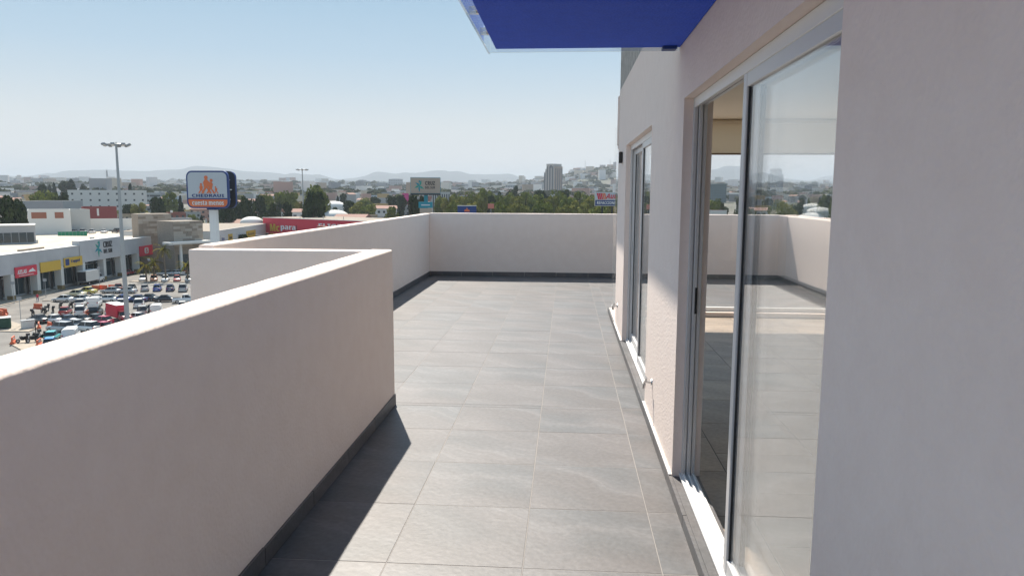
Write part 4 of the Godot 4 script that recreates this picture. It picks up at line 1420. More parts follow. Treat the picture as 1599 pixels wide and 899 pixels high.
	var cy := land(-975.0, -1513.0)
	var ch := thing("chimney_stack", "slim factory chimney on the skyline beside the near mast", "chimney", Vector3(-975, cy, -1513))
	part("shaft", tubemesh(Vector3(0, -2, 0), Vector3(0, 46.0 - cy, 0), 2.4, 1.4, 10), M.grey, ch)
	part("cap", tubemesh(Vector3(0, 46.0 - cy, 0), Vector3(0, 47.0 - cy, 0), 1.7, 1.7, 10), M.offwhite, ch)
	var dy := land(62.0, -2580.0)
	var dm := thing("domed_church", "domed building crowning the hill below the first mast", "building", Vector3(55, land(55, -2570.0), -2570))
	part("wall", boxmesh(Vector3(-9, -4, -8), Vector3(9, 16, 8)), M.grey, dm)
	var ds := stool()
	for j in 6:
		var t0 := PI * 0.5 * j / 6.0
		var t1 := PI * 0.5 * (j + 1) / 6.0
		tube(ds, Vector3(0, 16 + sin(t0) * 9, 0), Vector3(0, 16 + sin(t1) * 9, 0), 7.0 * cos(t0), 7.0 * cos(t1), 14, false)
	part("dome", done(ds), M.grey, dm)

# ---------------------------------------------------------------- masts and signs
func light_mast(x: float, z: float, tall: float, ring: float, label: String) -> void:
	var t := thing("light_mast", label, "light mast", Vector3(x, GROUND, z), 0.3, "tall light masts")
	part("pole", tubemesh(Vector3(0, -0.2, 0), Vector3(0, tall, 0), 0.42, 0.17, 14), M.galv, t)
	part("base_plate", boxmesh(Vector3(-0.7, 0, -0.7), Vector3(0.7, 0.35, 0.7), 0.04), M.galv, t)
	var st := stool()
	var n := 16
	for i in n:
		var a := TAU * i / n
		var b := TAU * (i + 1) / n
		tube(st, Vector3(cos(a), 0, sin(a)) * ring * 0.72 + Vector3(0, tall - 0.35, 0), Vector3(cos(b), 0, sin(b)) * ring * 0.72 + Vector3(0, tall - 0.35, 0), 0.09, 0.09, 5, false)
	for i in 4:
		var a := TAU * i / 4.0
		tube(st, Vector3(0, tall - 0.2, 0), Vector3(cos(a) * ring * 0.72, tall - 0.35, sin(a) * ring * 0.72), 0.07, 0.07, 5, false)
	part("ring", done(st), M.galv, t)
	for i in 8:
		var a := TAU * i / 8.0
		var fl := Node3D.new()
		fl.name = "floodlight"
		t.add_child(fl, true)
		fl.position = Vector3(cos(a) * ring * 0.9, tall - 0.45, sin(a) * ring * 0.9)
		fl.rotation.y = -a
		var fs := stool()
		box(fs, Vector3(-0.38, -0.13, -0.3), Vector3(0.38, 0.2, 0.3), 0.06, Transform3D(Basis(Vector3(0, 0, 1), 0.5), Vector3.ZERO))
		part("lamp_housing", done(fs), M.grey, fl)
		part("lamp_face", boxmesh(Vector3(-0.3, -0.165, -0.24), Vector3(0.26, -0.14, 0.24)), M.lamp, fl).rotation.z = 0.5

func build_signs() -> void:
	# big double sign with a family pictogram
	var s := thing("family_sign", "rounded blue and white pole sign with orange family figures", "sign", Vector3(-58.6, GROUND, -117.3), deg_to_rad(-3.5))
	var cy := 2.0 - GROUND
	var w := 7.3
	var hh := 6.1
	for side in [0, 1]:
		var zz := 0.0 if side == 0 else -2.3
		var f := Node3D.new()
		f.name = "sign_box"
		s.add_child(f, true)
		f.position = Vector3(0, cy, zz)
		part("rim", slab(round_rect(w, hh, 1.0), -0.45, 0.0), M.navy, f)
		if side == 1:
			part("backing", slab(round_rect(w - 0.1, hh - 0.1, 0.95), 0.001, 0.02), M.ink, f)
			continue
		part("upper_face", slab(round_rect(w - 0.5, hh - 0.5, 0.78), 0.001, 0.03), M.signgrey, f)
		part("lower_face", slab(round_rect(w - 0.52, 1.22, 0.76, Vector2(0, -hh * 0.5 + 0.87), true), 0.031, 0.05), M.signorange, f)
		part("dividing_bar", boxmesh(Vector3(-w * 0.5 + 0.26, -hh * 0.5 + 1.48, 0.031), Vector3(w * 0.5 - 0.26, -hh * 0.5 + 1.68, 0.06)), M.navy, f)
	for q in [[2.9, 1.6], [2.9, -1.6], [-2.9, 1.6], [-2.9, -1.6], [3.2, 0.0]]:
		part("strut", tubemesh(Vector3(q[0], cy + q[1], -0.45), Vector3(q[0], cy + q[1], -1.85), 0.09, 0.09, 6), M.offwhite, s)
	part("spine", boxmesh(Vector3(-0.5, cy - hh * 0.5, -1.8), Vector3(0.5, cy + hh * 0.5 - 0.4, -0.5)), M.ink, s)
	part("post", boxmesh(Vector3(-0.35, 0, -1.6), Vector3(0.85, cy - hh * 0.5 - 0.02, -0.7), 0.05), M.white, s)
	part("collar", boxmesh(Vector3(-0.6, cy - hh * 0.5 - 0.26, -1.75), Vector3(1.1, cy - hh * 0.5 - 0.021, -0.55), 0.02), M.navy, s)
	var face: Node3D = s.get_node("sign_box")
	lettering("CHEDRAUI", 0.5, M.navy, face, Vector3(0.05, -0.98, 0.08), 5.6)
	lettering("cuesta menos", 0.72, M.white, face, Vector3(0.05, -2.16, 0.10), 5.5)
	# four walking figures, each a head over a leaning body with two legs
	for q in [[-1.05, 0.72, 0.0], [-0.15, 1.25, 0.0], [0.6, 1.02, 0.15], [1.55, 0.5, -0.1]]:
		var k: float = q[1]
		var fig := Node3D.new()
		fig.name = "pictogram_figure"
		face.add_child(fig, true)
		fig.position = Vector3(q[0], -0.62, 0.04)
		part("head", slab(round_rect(0.5 * k, 0.5 * k, 0.24 * k), 0, 0.05), M.signorange, fig, Vector3(q[2], 2.05 * k, 0))
		part("torso", slab(PackedVector2Array([Vector2(-0.28, 0.75), Vector2(0.22, 0.75), Vector2(0.42, 1.5), Vector2(0.15, 1.8), Vector2(-0.22, 1.8), Vector2(-0.42, 1.4)]), 0, 0.05), M.signorange, fig).scale = Vector3(k, k, 1)
		part("leg", slab(PackedVector2Array([Vector2(-0.28, 0.78), Vector2(-0.75, 0.0), Vector2(-0.45, 0.0), Vector2(0.05, 0.78)]), 0, 0.052), M.signorange, fig).scale = Vector3(k, k, 1)
		part("leg", slab(PackedVector2Array([Vector2(0.0, 0.78), Vector2(0.45, 0.0), Vector2(0.75, 0.0), Vector2(0.24, 0.78)]), 0, 0.05), M.signorange, fig).scale = Vector3(k, k, 1)
	# grey billboard with star figure
	var b := thing("billboard", "grey billboard with a green star figure on a teal post", "billboard", Vector3(-35.85, GROUND, -186.5), deg_to_rad(9))
	var by := 3.4 - GROUND
	part("board", boxmesh(Vector3(-3.8, by - 2.0, -1.1), Vector3(3.8, by + 2.1, -0.001), 0.04), M.teal, b)
	part("face", boxmesh(Vector3(-3.72, by - 1.9, 0.0), Vector3(3.72, by + 2.0, 0.06)), M.tan, b)
	part("ledge", boxmesh(Vector3(-3.8, by - 2.35, -1.1), Vector3(3.8, by - 2.01, 0.5)), M.ink, b)
	star_figure(b, Vector3(-1.5, by + 0.0, 0.07), 1.45, M.tealgreen, M.teal)
	lettering("CRUZ", 0.95, M.ink, b, Vector3(1.15, by + 0.65, 0.1), 2.5)
	lettering("DEL SUR", 0.6, M.ink, b, Vector3(1.15, by - 0.45, 0.1), 2.5)
	part("post", boxmesh(Vector3(-0.4, 0, -0.9), Vector3(0.55, by - 2.36, -0.2), 0.03), M.teal, b)
	part("tenant_panel", boxmesh(Vector3(-1.8, by - 5.6, -0.15), Vector3(1.75, by - 4.05, 0.2), 0.03), M.teal, b)
	part("print_band", boxmesh(Vector3(-1.1, by - 5.0, 0.2), Vector3(1.1, by - 4.7, 0.23)), M.signgrey, b)
	part("tenant_panel", boxmesh(Vector3(-1.5, by - 7.4, -0.15), Vector3(1.6, by - 5.65, 0.2), 0.03), M.tan, b)
	# car parts sign
	var a := thing("parts_sign", "white and navy pole sign with slanted red stripes by the house wall", "sign", Vector3(9.7, GROUND, -149.6), 0.0)
	var ay := -GROUND
	part("upper_board", boxmesh(Vector3(-4.0, ay + 0.35, -0.5), Vector3(4.0, ay + 1.8, 0), 0.02), M.signgrey, a)
	part("lower_board", boxmesh(Vector3(-4.0, ay - 0.75, -0.5), Vector3(0.75, ay + 0.3, 0), 0.02), M.navy, a)
	part("border", boxmesh(Vector3(-4.1, ay - 0.85, -0.45), Vector3(0.85, ay + 0.349, -0.05)), M.offwhite, a)
	part("border", boxmesh(Vector3(-4.1, ay + 0.35, -0.45), Vector3(4.1, ay + 1.9, -0.05)), M.offwhite, a)
	for k in 5:
		var x := -3.75 + k * 0.36
		part("stripe", slab(PackedVector2Array([Vector2(x, ay + 1.7), Vector2(x + 0.34, ay + 0.45), Vector2(x + 0.62 - k * 0.02, ay + 0.45), Vector2(x + 0.28, ay + 1.7)]), 0.001, 0.04), M.signorange if k > 2 else M.red, a)
	lettering("AutoZone", 1.0, M.red, a, Vector3(1.0, ay + 1.1, 0.05), 5.5, false, 0.3)
	lettering("REFACCIONES", 0.6, M.white, a, Vector3(-1.62, ay - 0.22, 0.05), 4.1)
	for x in [-2.6, -0.6]:
		part("post", tubemesh(Vector3(x, 0, -0.25), Vector3(x, ay - 0.86, -0.25), 0.16, 0.16, 8), M.ink, a)
	# navy board and small pink board over the far parapet
	var n := thing("navy_board", "navy board with a small orange mark peeping over the far parapet", "sign", Vector3(-22.8, GROUND, -168.4), deg_to_rad(7))
	part("board", boxmesh(Vector3(-2.15, ay - 4.6, -0.5), Vector3(2.15, ay - 1.35, 0), 0.02), M.navy, n)
	part("top_edge", boxmesh(Vector3(-2.2, ay - 1.349, -0.52), Vector3(2.2, ay - 1.2, 0.03)), M.offwhite, n)
	for q in [[-0.4, 0.5], [0.0, 0.8], [0.4, 0.45]]:
		part("mark", slab(PackedVector2Array([Vector2(q[0] - 0.25, ay - 2.6), Vector2(q[0] + 0.25, ay - 2.6), Vector2(q[0] + 0.1, ay - 2.6 + q[1]), Vector2(q[0] - 0.1, ay - 2.6 + q[1])]), 0.001, 0.04), M.signorange, n)
	part("post", tubemesh(Vector3(0, 0, -0.25), Vector3(0, ay - 4.61, -0.25), 0.2, 0.2, 8), M.grey, n)
	var pk := thing("pink_board", "small pink board among the trees over the far parapet", "sign", Vector3(-17.35, GROUND, -169.1), deg_to_rad(6))
	part("board", boxmesh(Vector3(-0.7, ay - 1.9, -0.15), Vector3(0.7, ay - 0.8, 0), 0.02), paint(0.55, 0.20, 0.16), pk)
	part("post", tubemesh(Vector3(0, 0, -0.07), Vector3(0, ay - 1.91, -0.07), 0.07, 0.07, 6), M.grey, pk)
	light_mast(-74.5, -118.6, 30.4, 2.1, "tall steel light mast standing among the parked cars")
	light_mast(-102.5, -282.0, 31.4, 2.3, "slim light mast rising behind the red store")
	for q in [[-120.2, -204.0, 6.5], [-110.1, -147.1, 4.0], [-90.1, -114.1, 5.0], [-110.0, -137.9, 4.5], [-111.2, -167.0, 4.5], [-112.2, -190.0, 4.5]]:
		var t := thing("sign_post", "thin post with a small plate near the shop fronts", "sign post", Vector3(q[0], GROUND + 0.02, q[1]), 0.4, "thin posts in the car park")
		part("post", tubemesh(Vector3(0, 0, 0), Vector3(0, q[2], 0), 0.06, 0.05, 6), M.galv, t)
		part("plate", boxmesh(Vector3(-0.35, q[2] - 0.6, 0.06), Vector3(0.35, q[2], 0.1)), M.grey, t)

# ---------------------------------------------------------------- vehicles
func body_ring(z: float, w: float, y0: float, y1: float) -> PackedVector3Array:
	var m := (y0 + y1) * 0.5
	return PackedVector3Array([Vector3(-w * 0.86, y0, z), Vector3(-w, y0 + 0.14, z), Vector3(-w, m, z), Vector3(-w * 0.95, y1 - 0.05, z), Vector3(-w * 0.80, y1, z), Vector3(0, y1 + 0.025, z),
		Vector3(w * 0.80, y1, z), Vector3(w * 0.95, y1 - 0.05, z), Vector3(w, m, z), Vector3(w, y0 + 0.14, z), Vector3(w * 0.86, y0, z)])

func cabin_ring(z: float, w: float, wt: float, y0: float, y1: float) -> PackedVector3Array:
	return PackedVector3Array([Vector3(-w, y0, z), Vector3(-lerpf(w, wt, 0.85), lerpf(y0, y1, 0.85), z), Vector3(-wt * 0.86, y1, z), Vector3(wt * 0.86, y1, z), Vector3(lerpf(w, wt, 0.85), lerpf(y0, y1, 0.85), z), Vector3(w, y0, z)])

var car_protos := {}

func make_car(kind: String) -> Node3D:
	var t := Node3D.new()
	# front is at -z: [z, half width, top] for the body; [z, half width at belt, at roof, height] for the cabin
	var B := []
	var C := []
	var roof := []
	var wz := 1.32
	var wr := 0.31
	match kind:
		"sedan":
			B = [[-2.2, 0.66, 0.60], [-2.08, 0.79, 0.68], [-1.3, 0.86, 0.82], [-0.7, 0.87, 0.90], [0.9, 0.87, 0.93], [1.55, 0.86, 0.95], [2.1, 0.80, 0.90], [2.22, 0.70, 0.76]]
			C = [[-0.95, 0.78, 0.74, 0.92], [-0.25, 0.78, 0.62, 1.38], [0.35, 0.78, 0.62, 1.43], [0.95, 0.78, 0.60, 1.37], [1.62, 0.74, 0.70, 0.97]]
			roof = [-0.3, 1.0, 1.44]
		"hatch":
			B = [[-1.9, 0.64, 0.62], [-1.78, 0.77, 0.72], [-1.1, 0.83, 0.86], [-0.6, 0.84, 0.93], [0.9, 0.84, 0.96], [1.6, 0.82, 0.98], [1.86, 0.74, 0.90]]
			C = [[-0.95, 0.76, 0.72, 0.95], [-0.2, 0.76, 0.62, 1.46], [0.5, 0.76, 0.62, 1.51], [1.3, 0.76, 0.60, 1.45], [1.72, 0.72, 0.66, 1.0]]
			roof = [-0.25, 1.35, 1.52]
			wz = 1.18
			wr = 0.29
		"suv":
			B = [[-2.2, 0.74, 0.78], [-2.08, 0.86, 0.90], [-1.3, 0.91, 1.03], [-0.7, 0.92, 1.08], [1.0, 0.92, 1.10], [1.9, 0.90, 1.10], [2.2, 0.84, 0.98]]
			C = [[-0.95, 0.84, 0.80, 1.10], [-0.3, 0.84, 0.70, 1.66], [0.5, 0.84, 0.70, 1.72], [1.7, 0.84, 0.68, 1.67], [2.1, 0.80, 0.74, 1.12]]
			roof = [-0.35, 1.75, 1.73]
			wr = 0.36
		"van":
			B = [[-2.35, 0.78, 0.85], [-2.2, 0.90, 1.0], [-1.6, 0.94, 1.15], [-1.2, 0.95, 1.25], [1.2, 0.95, 1.30], [2.2, 0.95, 1.30], [2.42, 0.92, 1.28]]
			C = [[-1.75, 0.86, 0.82, 1.18], [-1.0, 0.90, 0.80, 1.90], [0.3, 0.90, 0.82, 2.0], [2.2, 0.90, 0.82, 2.0], [2.36, 0.88, 0.80, 1.95]]
			roof = [-1.0, 2.3, 2.01]
			wz = 1.45
			wr = 0.34
		"pickup":
			B = [[-2.5, 0.78, 0.82], [-2.35, 0.88, 0.95], [-1.5, 0.91, 1.05], [-0.9, 0.92, 1.10], [0.6, 0.92, 1.12], [2.4, 0.92, 1.10], [2.55, 0.88, 1.0]]
			C = [[-1.0, 0.84, 0.80, 1.12], [-0.35, 0.84, 0.70, 1.66], [0.1, 0.84, 0.70, 1.70], [0.55, 0.84, 0.70, 1.68], [0.75, 0.82, 0.76, 1.14]]
			roof = [-0.35, 0.6, 1.71]
			wz = 1.6
			wr = 0.37
	var st := stool()
	var rings := []
	for q in B: rings.append(body_ring(q[0], q[1], 0.24, q[2]))
	loft(st, rings)
	# roof skin
	st.set_smooth_group(-1)
	var rw: float = C[1][2] * 0.9
	box(st, Vector3(-rw, roof[2] - 0.05, roof[0]), Vector3(rw, roof[2] + 0.012, roof[1]), 0.025)
	if kind == "van":
		box(st, Vector3(-0.905, 1.28, -0.35), Vector3(0.905, 1.95, 2.385), 0.04)
	# pillars
	for s in [-1.0, 1.0]:
		var zc: float = C[2][0] + 0.15
		tube(st, Vector3(s * C[2][1] * 0.99, C[0][3], zc), Vector3(s * C[2][2] * 0.99, roof[2] - 0.03, zc), 0.05, 0.045, 5, false)
	part("body", done(st), null, t)
	st = stool()
	rings = []
	for q in C: rings.append(cabin_ring(q[0], q[1], q[2], C[0][3] - 0.12, q[3]))
	loft(st, rings, false)
	part("windows", done(st), M.carglass, t)
	if kind == "pickup":
		part("load_bed", boxmesh(Vector3(-0.78, 1.0, 0.85), Vector3(0.78, 1.135, 2.4)), M.tyre, t)
	for x in [-1.0, 1.0]:
		for z in [-wz, wz]:
			var w := Node3D.new()
			w.name = "wheel"
			t.add_child(w, true)
			var bw: float = B[3][1]
			w.position = Vector3(x * (bw - 0.09), wr, z)
			part("tyre", tubemesh(Vector3(-0.1, 0, 0), Vector3(0.1, 0, 0), wr, wr, 14), M.tyre, w)
			part("rim", tubemesh(Vector3(-0.108, 0, 0), Vector3(0.108, 0, 0), wr * 0.62, wr * 0.62, 10), M.rim, w)
	var hb: Array = B[1]
	var tb: Array = B[B.size() - 1]
	for x in [-1.0, 1.0]:
		part("headlight", boxmesh(Vector3(-0.15, -0.07, -0.06), Vector3(0.15, 0.07, 0.06), 0.02), M.lamp, t, Vector3(x * (hb[1] - 0.17), hb[2] - 0.13, hb[0] - 0.03))
		part("tail_light", boxmesh(Vector3(-0.13, -0.08, -0.05), Vector3(0.13, 0.08, 0.05), 0.02), M.taillamp, t, Vector3(x * (tb[1] - 0.12), tb[2] - 0.16, tb[0] - 0.01))
	part("number_plate", boxmesh(Vector3(-0.25, 0.42, B[B.size() - 1][0] + 0.0), Vector3(0.25, 0.54, B[B.size() - 1][0] + 0.02)), M.offwhite, t)
	return t

func build_vehicles() -> void:
	var hues := {"red": [0.30, 0.02, 0.025], "white": [0.70, 0.70, 0.69], "black": [0.012, 0.013, 0.016], "silver": [0.40, 0.42, 0.43], "rust": [0.34, 0.07, 0.04], "orange": [0.52, 0.22, 0.12], "rose": [0.46, 0.10, 0.10], "maroon": [0.13, 0.012, 0.02], "charcoal": [0.045, 0.055, 0.06], "blue": [0.02, 0.08, 0.34], "navy": [0.012, 0.035, 0.14], "yellow": [0.60, 0.52, 0.12], "cream": [0.60, 0.56, 0.38], "slate": [0.07, 0.12, 0.18], "crimson": [0.46, 0.02, 0.07], "teal": [0.05, 0.42, 0.44], "azure": [0.03, 0.25, 0.60]}
	var coats := {}
	for k in hues:
		var m := paint(hues[k][0], hues[k][1], hues[k][2], 0.35)
		m.clearcoat_enabled = true
		m.clearcoat = 0.7
		m.clearcoat_roughness = 0.05
		coats[k] = m
	for k in ["sedan", "hatch", "suv", "van", "pickup"]: car_protos[k] = make_car(k)
	var list := []
	for q in CARS: list.append(q + [GROUND + 0.021])
	for q in [["hatch", "white", -173.3, -248.3, 20, "white car at the left end of the deck behind the shopping centre"], ["suv", "white", -170.4, -248.9, 20, "second white car on the deck behind the shopping centre"], ["hatch", "white", -167.6, -249.6, 20, "third white car on the deck behind the shopping centre"], ["sedan", "white", -165.0, -252.2, 20, "fourth white car on the deck behind the shopping centre"], ["suv", "black", -161.5, -254.2, 60, "black car on the deck beside the near mast"]]: list.append(q + [-13.075])
	for q in list:
		var c := copy(car_protos[q[0]], {"sedan": "parked_car", "hatch": "parked_car", "suv": "parked_car", "van": "parked_van", "pickup": "pickup_truck"}[q[0]], Vector3(q[2], q[6], q[3]), deg_to_rad(q[4] + rng.randf_range(-4, 4)), q[5], "van" if q[0] == "van" else ("pickup" if q[0] == "pickup" else "car"), "vehicles parked round the shopping centre")
		var bo: MeshInstance3D = c.get_node("body")
		bo.material_override = coats[q[1]]
	for k in car_protos: car_protos[k].free()
	# box trucks: cab, box, wheels
	for q in [[Vector3(-115.6, GROUND + 0.021, -171.0), 5.6, "white", M.offwhite, "white box truck parked at the shop fronts", 0.95], [Vector3(-77.2, GROUND + 0.021, -121.0), 232.0, "red", M.red, "red box truck among the cars beside the light mast", 0.8]]:
		var t := thing("box_truck", q[4], "truck", q[0], deg_to_rad(q[1]), "trucks in the car park")
		t.scale = Vector3.ONE * q[5]
		part("cargo_box", boxmesh(Vector3(-1.2, 0.95, -1.3), Vector3(1.2, 3.6, 5.0), 0.05), q[3], t)
		part("roof_panel", boxmesh(Vector3(-1.18, 3.601, -1.28), Vector3(1.18, 3.64, 4.98)), M.white, t)
		part("rear_door", boxmesh(Vector3(-1.05, 1.1, 5.001), Vector3(1.05, 3.45, 5.05)), M.ink if q[2] == "white" else M.red, t)
		var st := stool()
		loft(st, [body_ring(-4.2, 0.85, 0.55, 1.25), body_ring(-4.0, 1.0, 0.5, 1.45), body_ring(-3.0, 1.05, 0.5, 1.55), body_ring(-2.9, 1.05, 0.5, 1.6), body_ring(-1.45, 1.05, 0.5, 1.6)])
		box(st, Vector3(-0.92, 2.3, -2.55), Vector3(0.92, 2.45, -1.4), 0.05)
		part("cab", done(st), coats[q[2]], t)
		st = stool()
		loft(st, [cabin_ring(-3.05, 0.95, 0.9, 1.5, 1.62), cabin_ring(-2.45, 0.97, 0.88, 1.5, 2.36), cabin_ring(-1.45, 0.97, 0.88, 1.5, 2.36)], false)
		part("cab_windows", done(st), M.carglass, t)
		part("chassis", boxmesh(Vector3(-0.5, 0.55, -2.8), Vector3(0.5, 0.94, 4.9)), M.tyre, t)
		for z in [-3.2, 3.6]:
			for x in [-0.95, 0.95]:
				var w := Node3D.new()
				w.name = "wheel"
				t.add_child(w, true)
				w.position = Vector3(x, 0.46, z)
				part("tyre", tubemesh(Vector3(-0.15, 0, 0), Vector3(0.15, 0, 0), 0.46, 0.46, 16), M.tyre, w)
				part("rim", tubemesh(Vector3(-0.16, 0, 0), Vector3(0.16, 0, 0), 0.26, 0.26, 10), M.rim, w)
		for x in [-0.7, 0.7]:
			part("headlight", boxmesh(Vector3(x - 0.16, 0.85, -4.22), Vector3(x + 0.16, 1.05, -4.08), 0.02), M.lamp, t)
	# motorbikes
	var mp := Node3D.new()
	for z in [-0.62, 0.62]:
		var w := Node3D.new()
		w.name = "wheel"
		mp.add_child(w, true)
		w.position = Vector3(0, 0.3, z)
		part("tyre", tubemesh(Vector3(-0.06, 0, 0), Vector3(0.06, 0, 0), 0.3, 0.3, 14), M.tyre, w)
		part("rim", tubemesh(Vector3(-0.064, 0, 0), Vector3(0.064, 0, 0), 0.17, 0.17, 10), M.rim, w)
	var ms := stool()
	loft(ms, [body_ring(-0.35, 0.1, 0.55, 0.85), body_ring(-0.1, 0.17, 0.35, 1.0), body_ring(0.15, 0.15, 0.35, 0.88), body_ring(0.4, 0.12, 0.5, 0.8), body_ring(0.8, 0.06, 0.66, 0.78)])
	part("body", done(ms), M.black, mp)
	part("seat", boxmesh(Vector3(-0.14, 0.8, 0.05), Vector3(0.14, 0.9, 0.75), 0.04), M.tyre, mp)
	var hs := stool()
	tube(hs, Vector3(-0.36, 1.08, -0.3), Vector3(0.36, 1.08, -0.3), 0.02, 0.02, 6)
	tube(hs, Vector3(0, 0.3, -0.62), Vector3(0, 1.08, -0.3), 0.035, 0.03, 6)
	part("handlebar", done(hs), M.galv, mp)
	part("delivery_box", boxmesh(Vector3(-0.22, 0.9, 0.5), Vector3(0.22, 1.3, 0.95), 0.03), M.ink, mp)
	part("headlight", boxmesh(Vector3(-0.08, 0.85, -0.52), Vector3(0.08, 1.0, -0.42), 0.02), M.lamp, mp)
	var n := 0
	for q in [[-96.2, -124.9], [-95.3, -126.7], [-97.7, -131.0], [-95.1, -128.6], [-97.0, -133.3], [-95.6, -134.3], [-96.6, -128.2]]:
		copy(mp, "motorcycle", Vector3(q[0], GROUND + 0.021, q[1]), 0.4 + n * 0.13, "dark motorcycle in the cluster beside the red hatchback", "motorcycle", "motorcycles beside the red hatchback")
		n += 1
	for q in [[-79.9, -101.2], [-78.7, -101.6], [-80.2, -104.2], [-78.2, -103.0]]:
		copy(mp, "motorcycle", Vector3(q[0], GROUND + 0.17, q[1]), 1.1 + n * 0.2, "dark motorcycle on the kerbed corner above the near parapet", "motorcycle", "motorcycles on the kerbed corner")
		n += 1
	mp.free()
	# plastic road barriers
	var prof := PackedVector2Array([Vector2(-0.3, 0), Vector2(0.3, 0), Vector2(0.26, 0.25), Vector2(0.1, 0.45), Vector2(0.08, 1.0), Vector2(-0.08, 1.0), Vector2(-0.1, 0.45), Vector2(-0.26, 0.25)])
	var bm := slab(prof, -0.95, 0.95)
	for q in [[-100.7, -132.2, 1.4, "orange plastic barrier behind the motorcycles"], [-102.7, -126.0, 1.2, "orange plastic barrier at the left edge by the pillars"], [-101.5, -124.0, 0.9, "orange plastic barrier left of the green container"], [-107.3, -159.6, 1.5, "orange plastic barrier beside the box truck's tail"], [-106.0, -160.4, 1.5, "orange plastic barrier nearer the light mast in the lane"], [-104.4, -161.3, 1.5, "orange plastic barrier nearest the maroon car in the lane"], [-86.2, -113.0, 0.6, "orange plastic barrier in front of the charcoal saloon"], [-84.6, -113.4, 0.9, "orange plastic barrier in front of the teal white saloon"], [-83.0, -112.6, 0.3, "orange plastic barrier behind the silver wagon"], [-86.4, -125.9, 0.2, "orange plastic barrier between the white and black wagons"], [-80.9, -100.6, 0.5, "orange plastic barrier on the kerbed corner"], [-75.8, -99.1, 0.4, "orange plastic barrier at the right of the kerbed corner"], [-97.5, -120.2, 0.8, "orange plastic barrier above the green container"]]:
		var b := thing("traffic_barrier", q[3], "barrier", Vector3(q[0], GROUND + 0.021, q[1]), q[2], "orange plastic barriers")
		if q[3].find("corner") > 0: b.position.y += 0.15
		part("shell", bm, M.barrier, b)
		part("reflector", boxmesh(Vector3(0.081, 0.6, -0.4), Vector3(0.1, 0.8, 0.4)), M.offwhite, b)
	# green refuse container, grey booth
	var d := thing("refuse_container", "dark green container at the left edge of the car park", "container", Vector3(-91.9, GROUND + 0.17, -111.6), 0.65)
	part("bin", boxmesh(Vector3(-1.6, 0.1, -0.9), Vector3(1.6, 1.7, 0.9), 0.06), M.darkgreen, d)
	part("lid", boxmesh(Vector3(-1.65, 1.701, -0.95), Vector3(1.65, 1.8, 0.95), 0.03), M.offwhite, d)
	for x in [-1.0, 0.0, 1.0]: part("rib", boxmesh(Vector3(x - 0.06, 0.2, 0.901), Vector3(x + 0.06, 1.6, 0.97)), M.darkgreen, d)
	var k := thing("pay_booth", "low grey booth in front of the charcoal saloon", "booth", Vector3(-87.6, GROUND + 0.17, -112.4), 0.9)
	part("body", boxmesh(Vector3(-0.9, 0, -0.5), Vector3(0.9, 1.25, 0.5), 0.03), M.offwhite, k)
	part("top", boxmesh(Vector3(-1.0, 1.251, -0.6), Vector3(1.0, 1.35, 0.6), 0.02), M.grey, k)

func person(x: float, z: float, turn: float, top: Material, legs: Material, label: String) -> void:
	var p := thing("person", label, "person", Vector3(x, GROUND + 0.021, z), turn)
	var st := stool()
	# one skin: legs into hips, torso, neck and head, arms from the shoulders
	for s in [-1.0, 1.0]:
		tube(st, Vector3(s * 0.10, 0.9, 0), Vector3(s * 0.13, 0.48, -0.04 * s), 0.095, 0.065, 8, false)
		tube(st, Vector3(s * 0.13, 0.48, -0.04 * s), Vector3(s * 0.13, 0.05, 0.05 * s), 0.065, 0.04, 8)
		tube(st, Vector3(s * 0.13, 0.04, 0.06 * s), Vector3(s * 0.14, 0.03, -0.16 + 0.05 * s), 0.045, 0.035, 6)
	part("body", done(st), legs, p)
	st = stool()
	loft(st, [cabin_flat(0.86, 0.17, 0.11), cabin_flat(1.05, 0.15, 0.10), cabin_flat(1.3, 0.20, 0.12), cabin_flat(1.42, 0.19, 0.10), cabin_flat(1.48, 0.07, 0.06)])
	for s in [-1.0, 1.0]:
		tube(st, Vector3(s * 0.19, 1.4, 0), Vector3(s * 0.25, 1.12, 0.02), 0.05, 0.042, 7)
	part("shirt", done(st), top, p)
	st = stool()
	for s in [-1.0, 1.0]:
		tube(st, Vector3(s * 0.25, 1.12, 0.02), Vector3(s * 0.26, 0.86, -0.06), 0.036, 0.026, 7)
		tube(st, Vector3(s * 0.26, 0.86, -0.06), Vector3(s * 0.26, 0.77, -0.09), 0.03, 0.016, 6)
	tube(st, Vector3(0, 1.45, 0), Vector3(0, 1.55, -0.01), 0.05, 0.05, 8)
	for j in 6:
		var a := PI * j / 6.0
		var b := PI * (j + 1) / 6.0
		tube(st, Vector3(0, 1.62 - cos(a) * 0.115, -0.01), Vector3(0, 1.62 - cos(b) * 0.115, -0.01), sin(a) * 0.085 + 0.002, sin(b) * 0.085 + 0.002, 9, false)
	part("head_and_arms", done(st), M.skin, p)
	part("hair", boxmesh(Vector3(-0.085, 1.64, -0.05), Vector3(0.085, 1.75, 0.10), 0.04), M.black, p)

func cabin_flat(y: float, w: float, d: float) -> PackedVector3Array:
	var r := PackedVector3Array()
	for k in 10:
		var a := TAU * k / 10.0
		r.append(Vector3(cos(a) * w, y, sin(a) * d))
	return r

func island(called: String, label: String, pts: PackedVector2Array) -> void:
	# raised kerbed island from its outline on the ground (x, -z)
	var o := MeshInstance3D.new()
	o.name = numbered(called)
	add_child(o)
	var m := slab(pts, 0.0, 0.15)
	o.mesh = m
	o.rotation.x = -PI / 2
	o.position.y = GROUND + 0.021
	o.material_override = M.pavement
	tag(o, label, "", "", "structure")

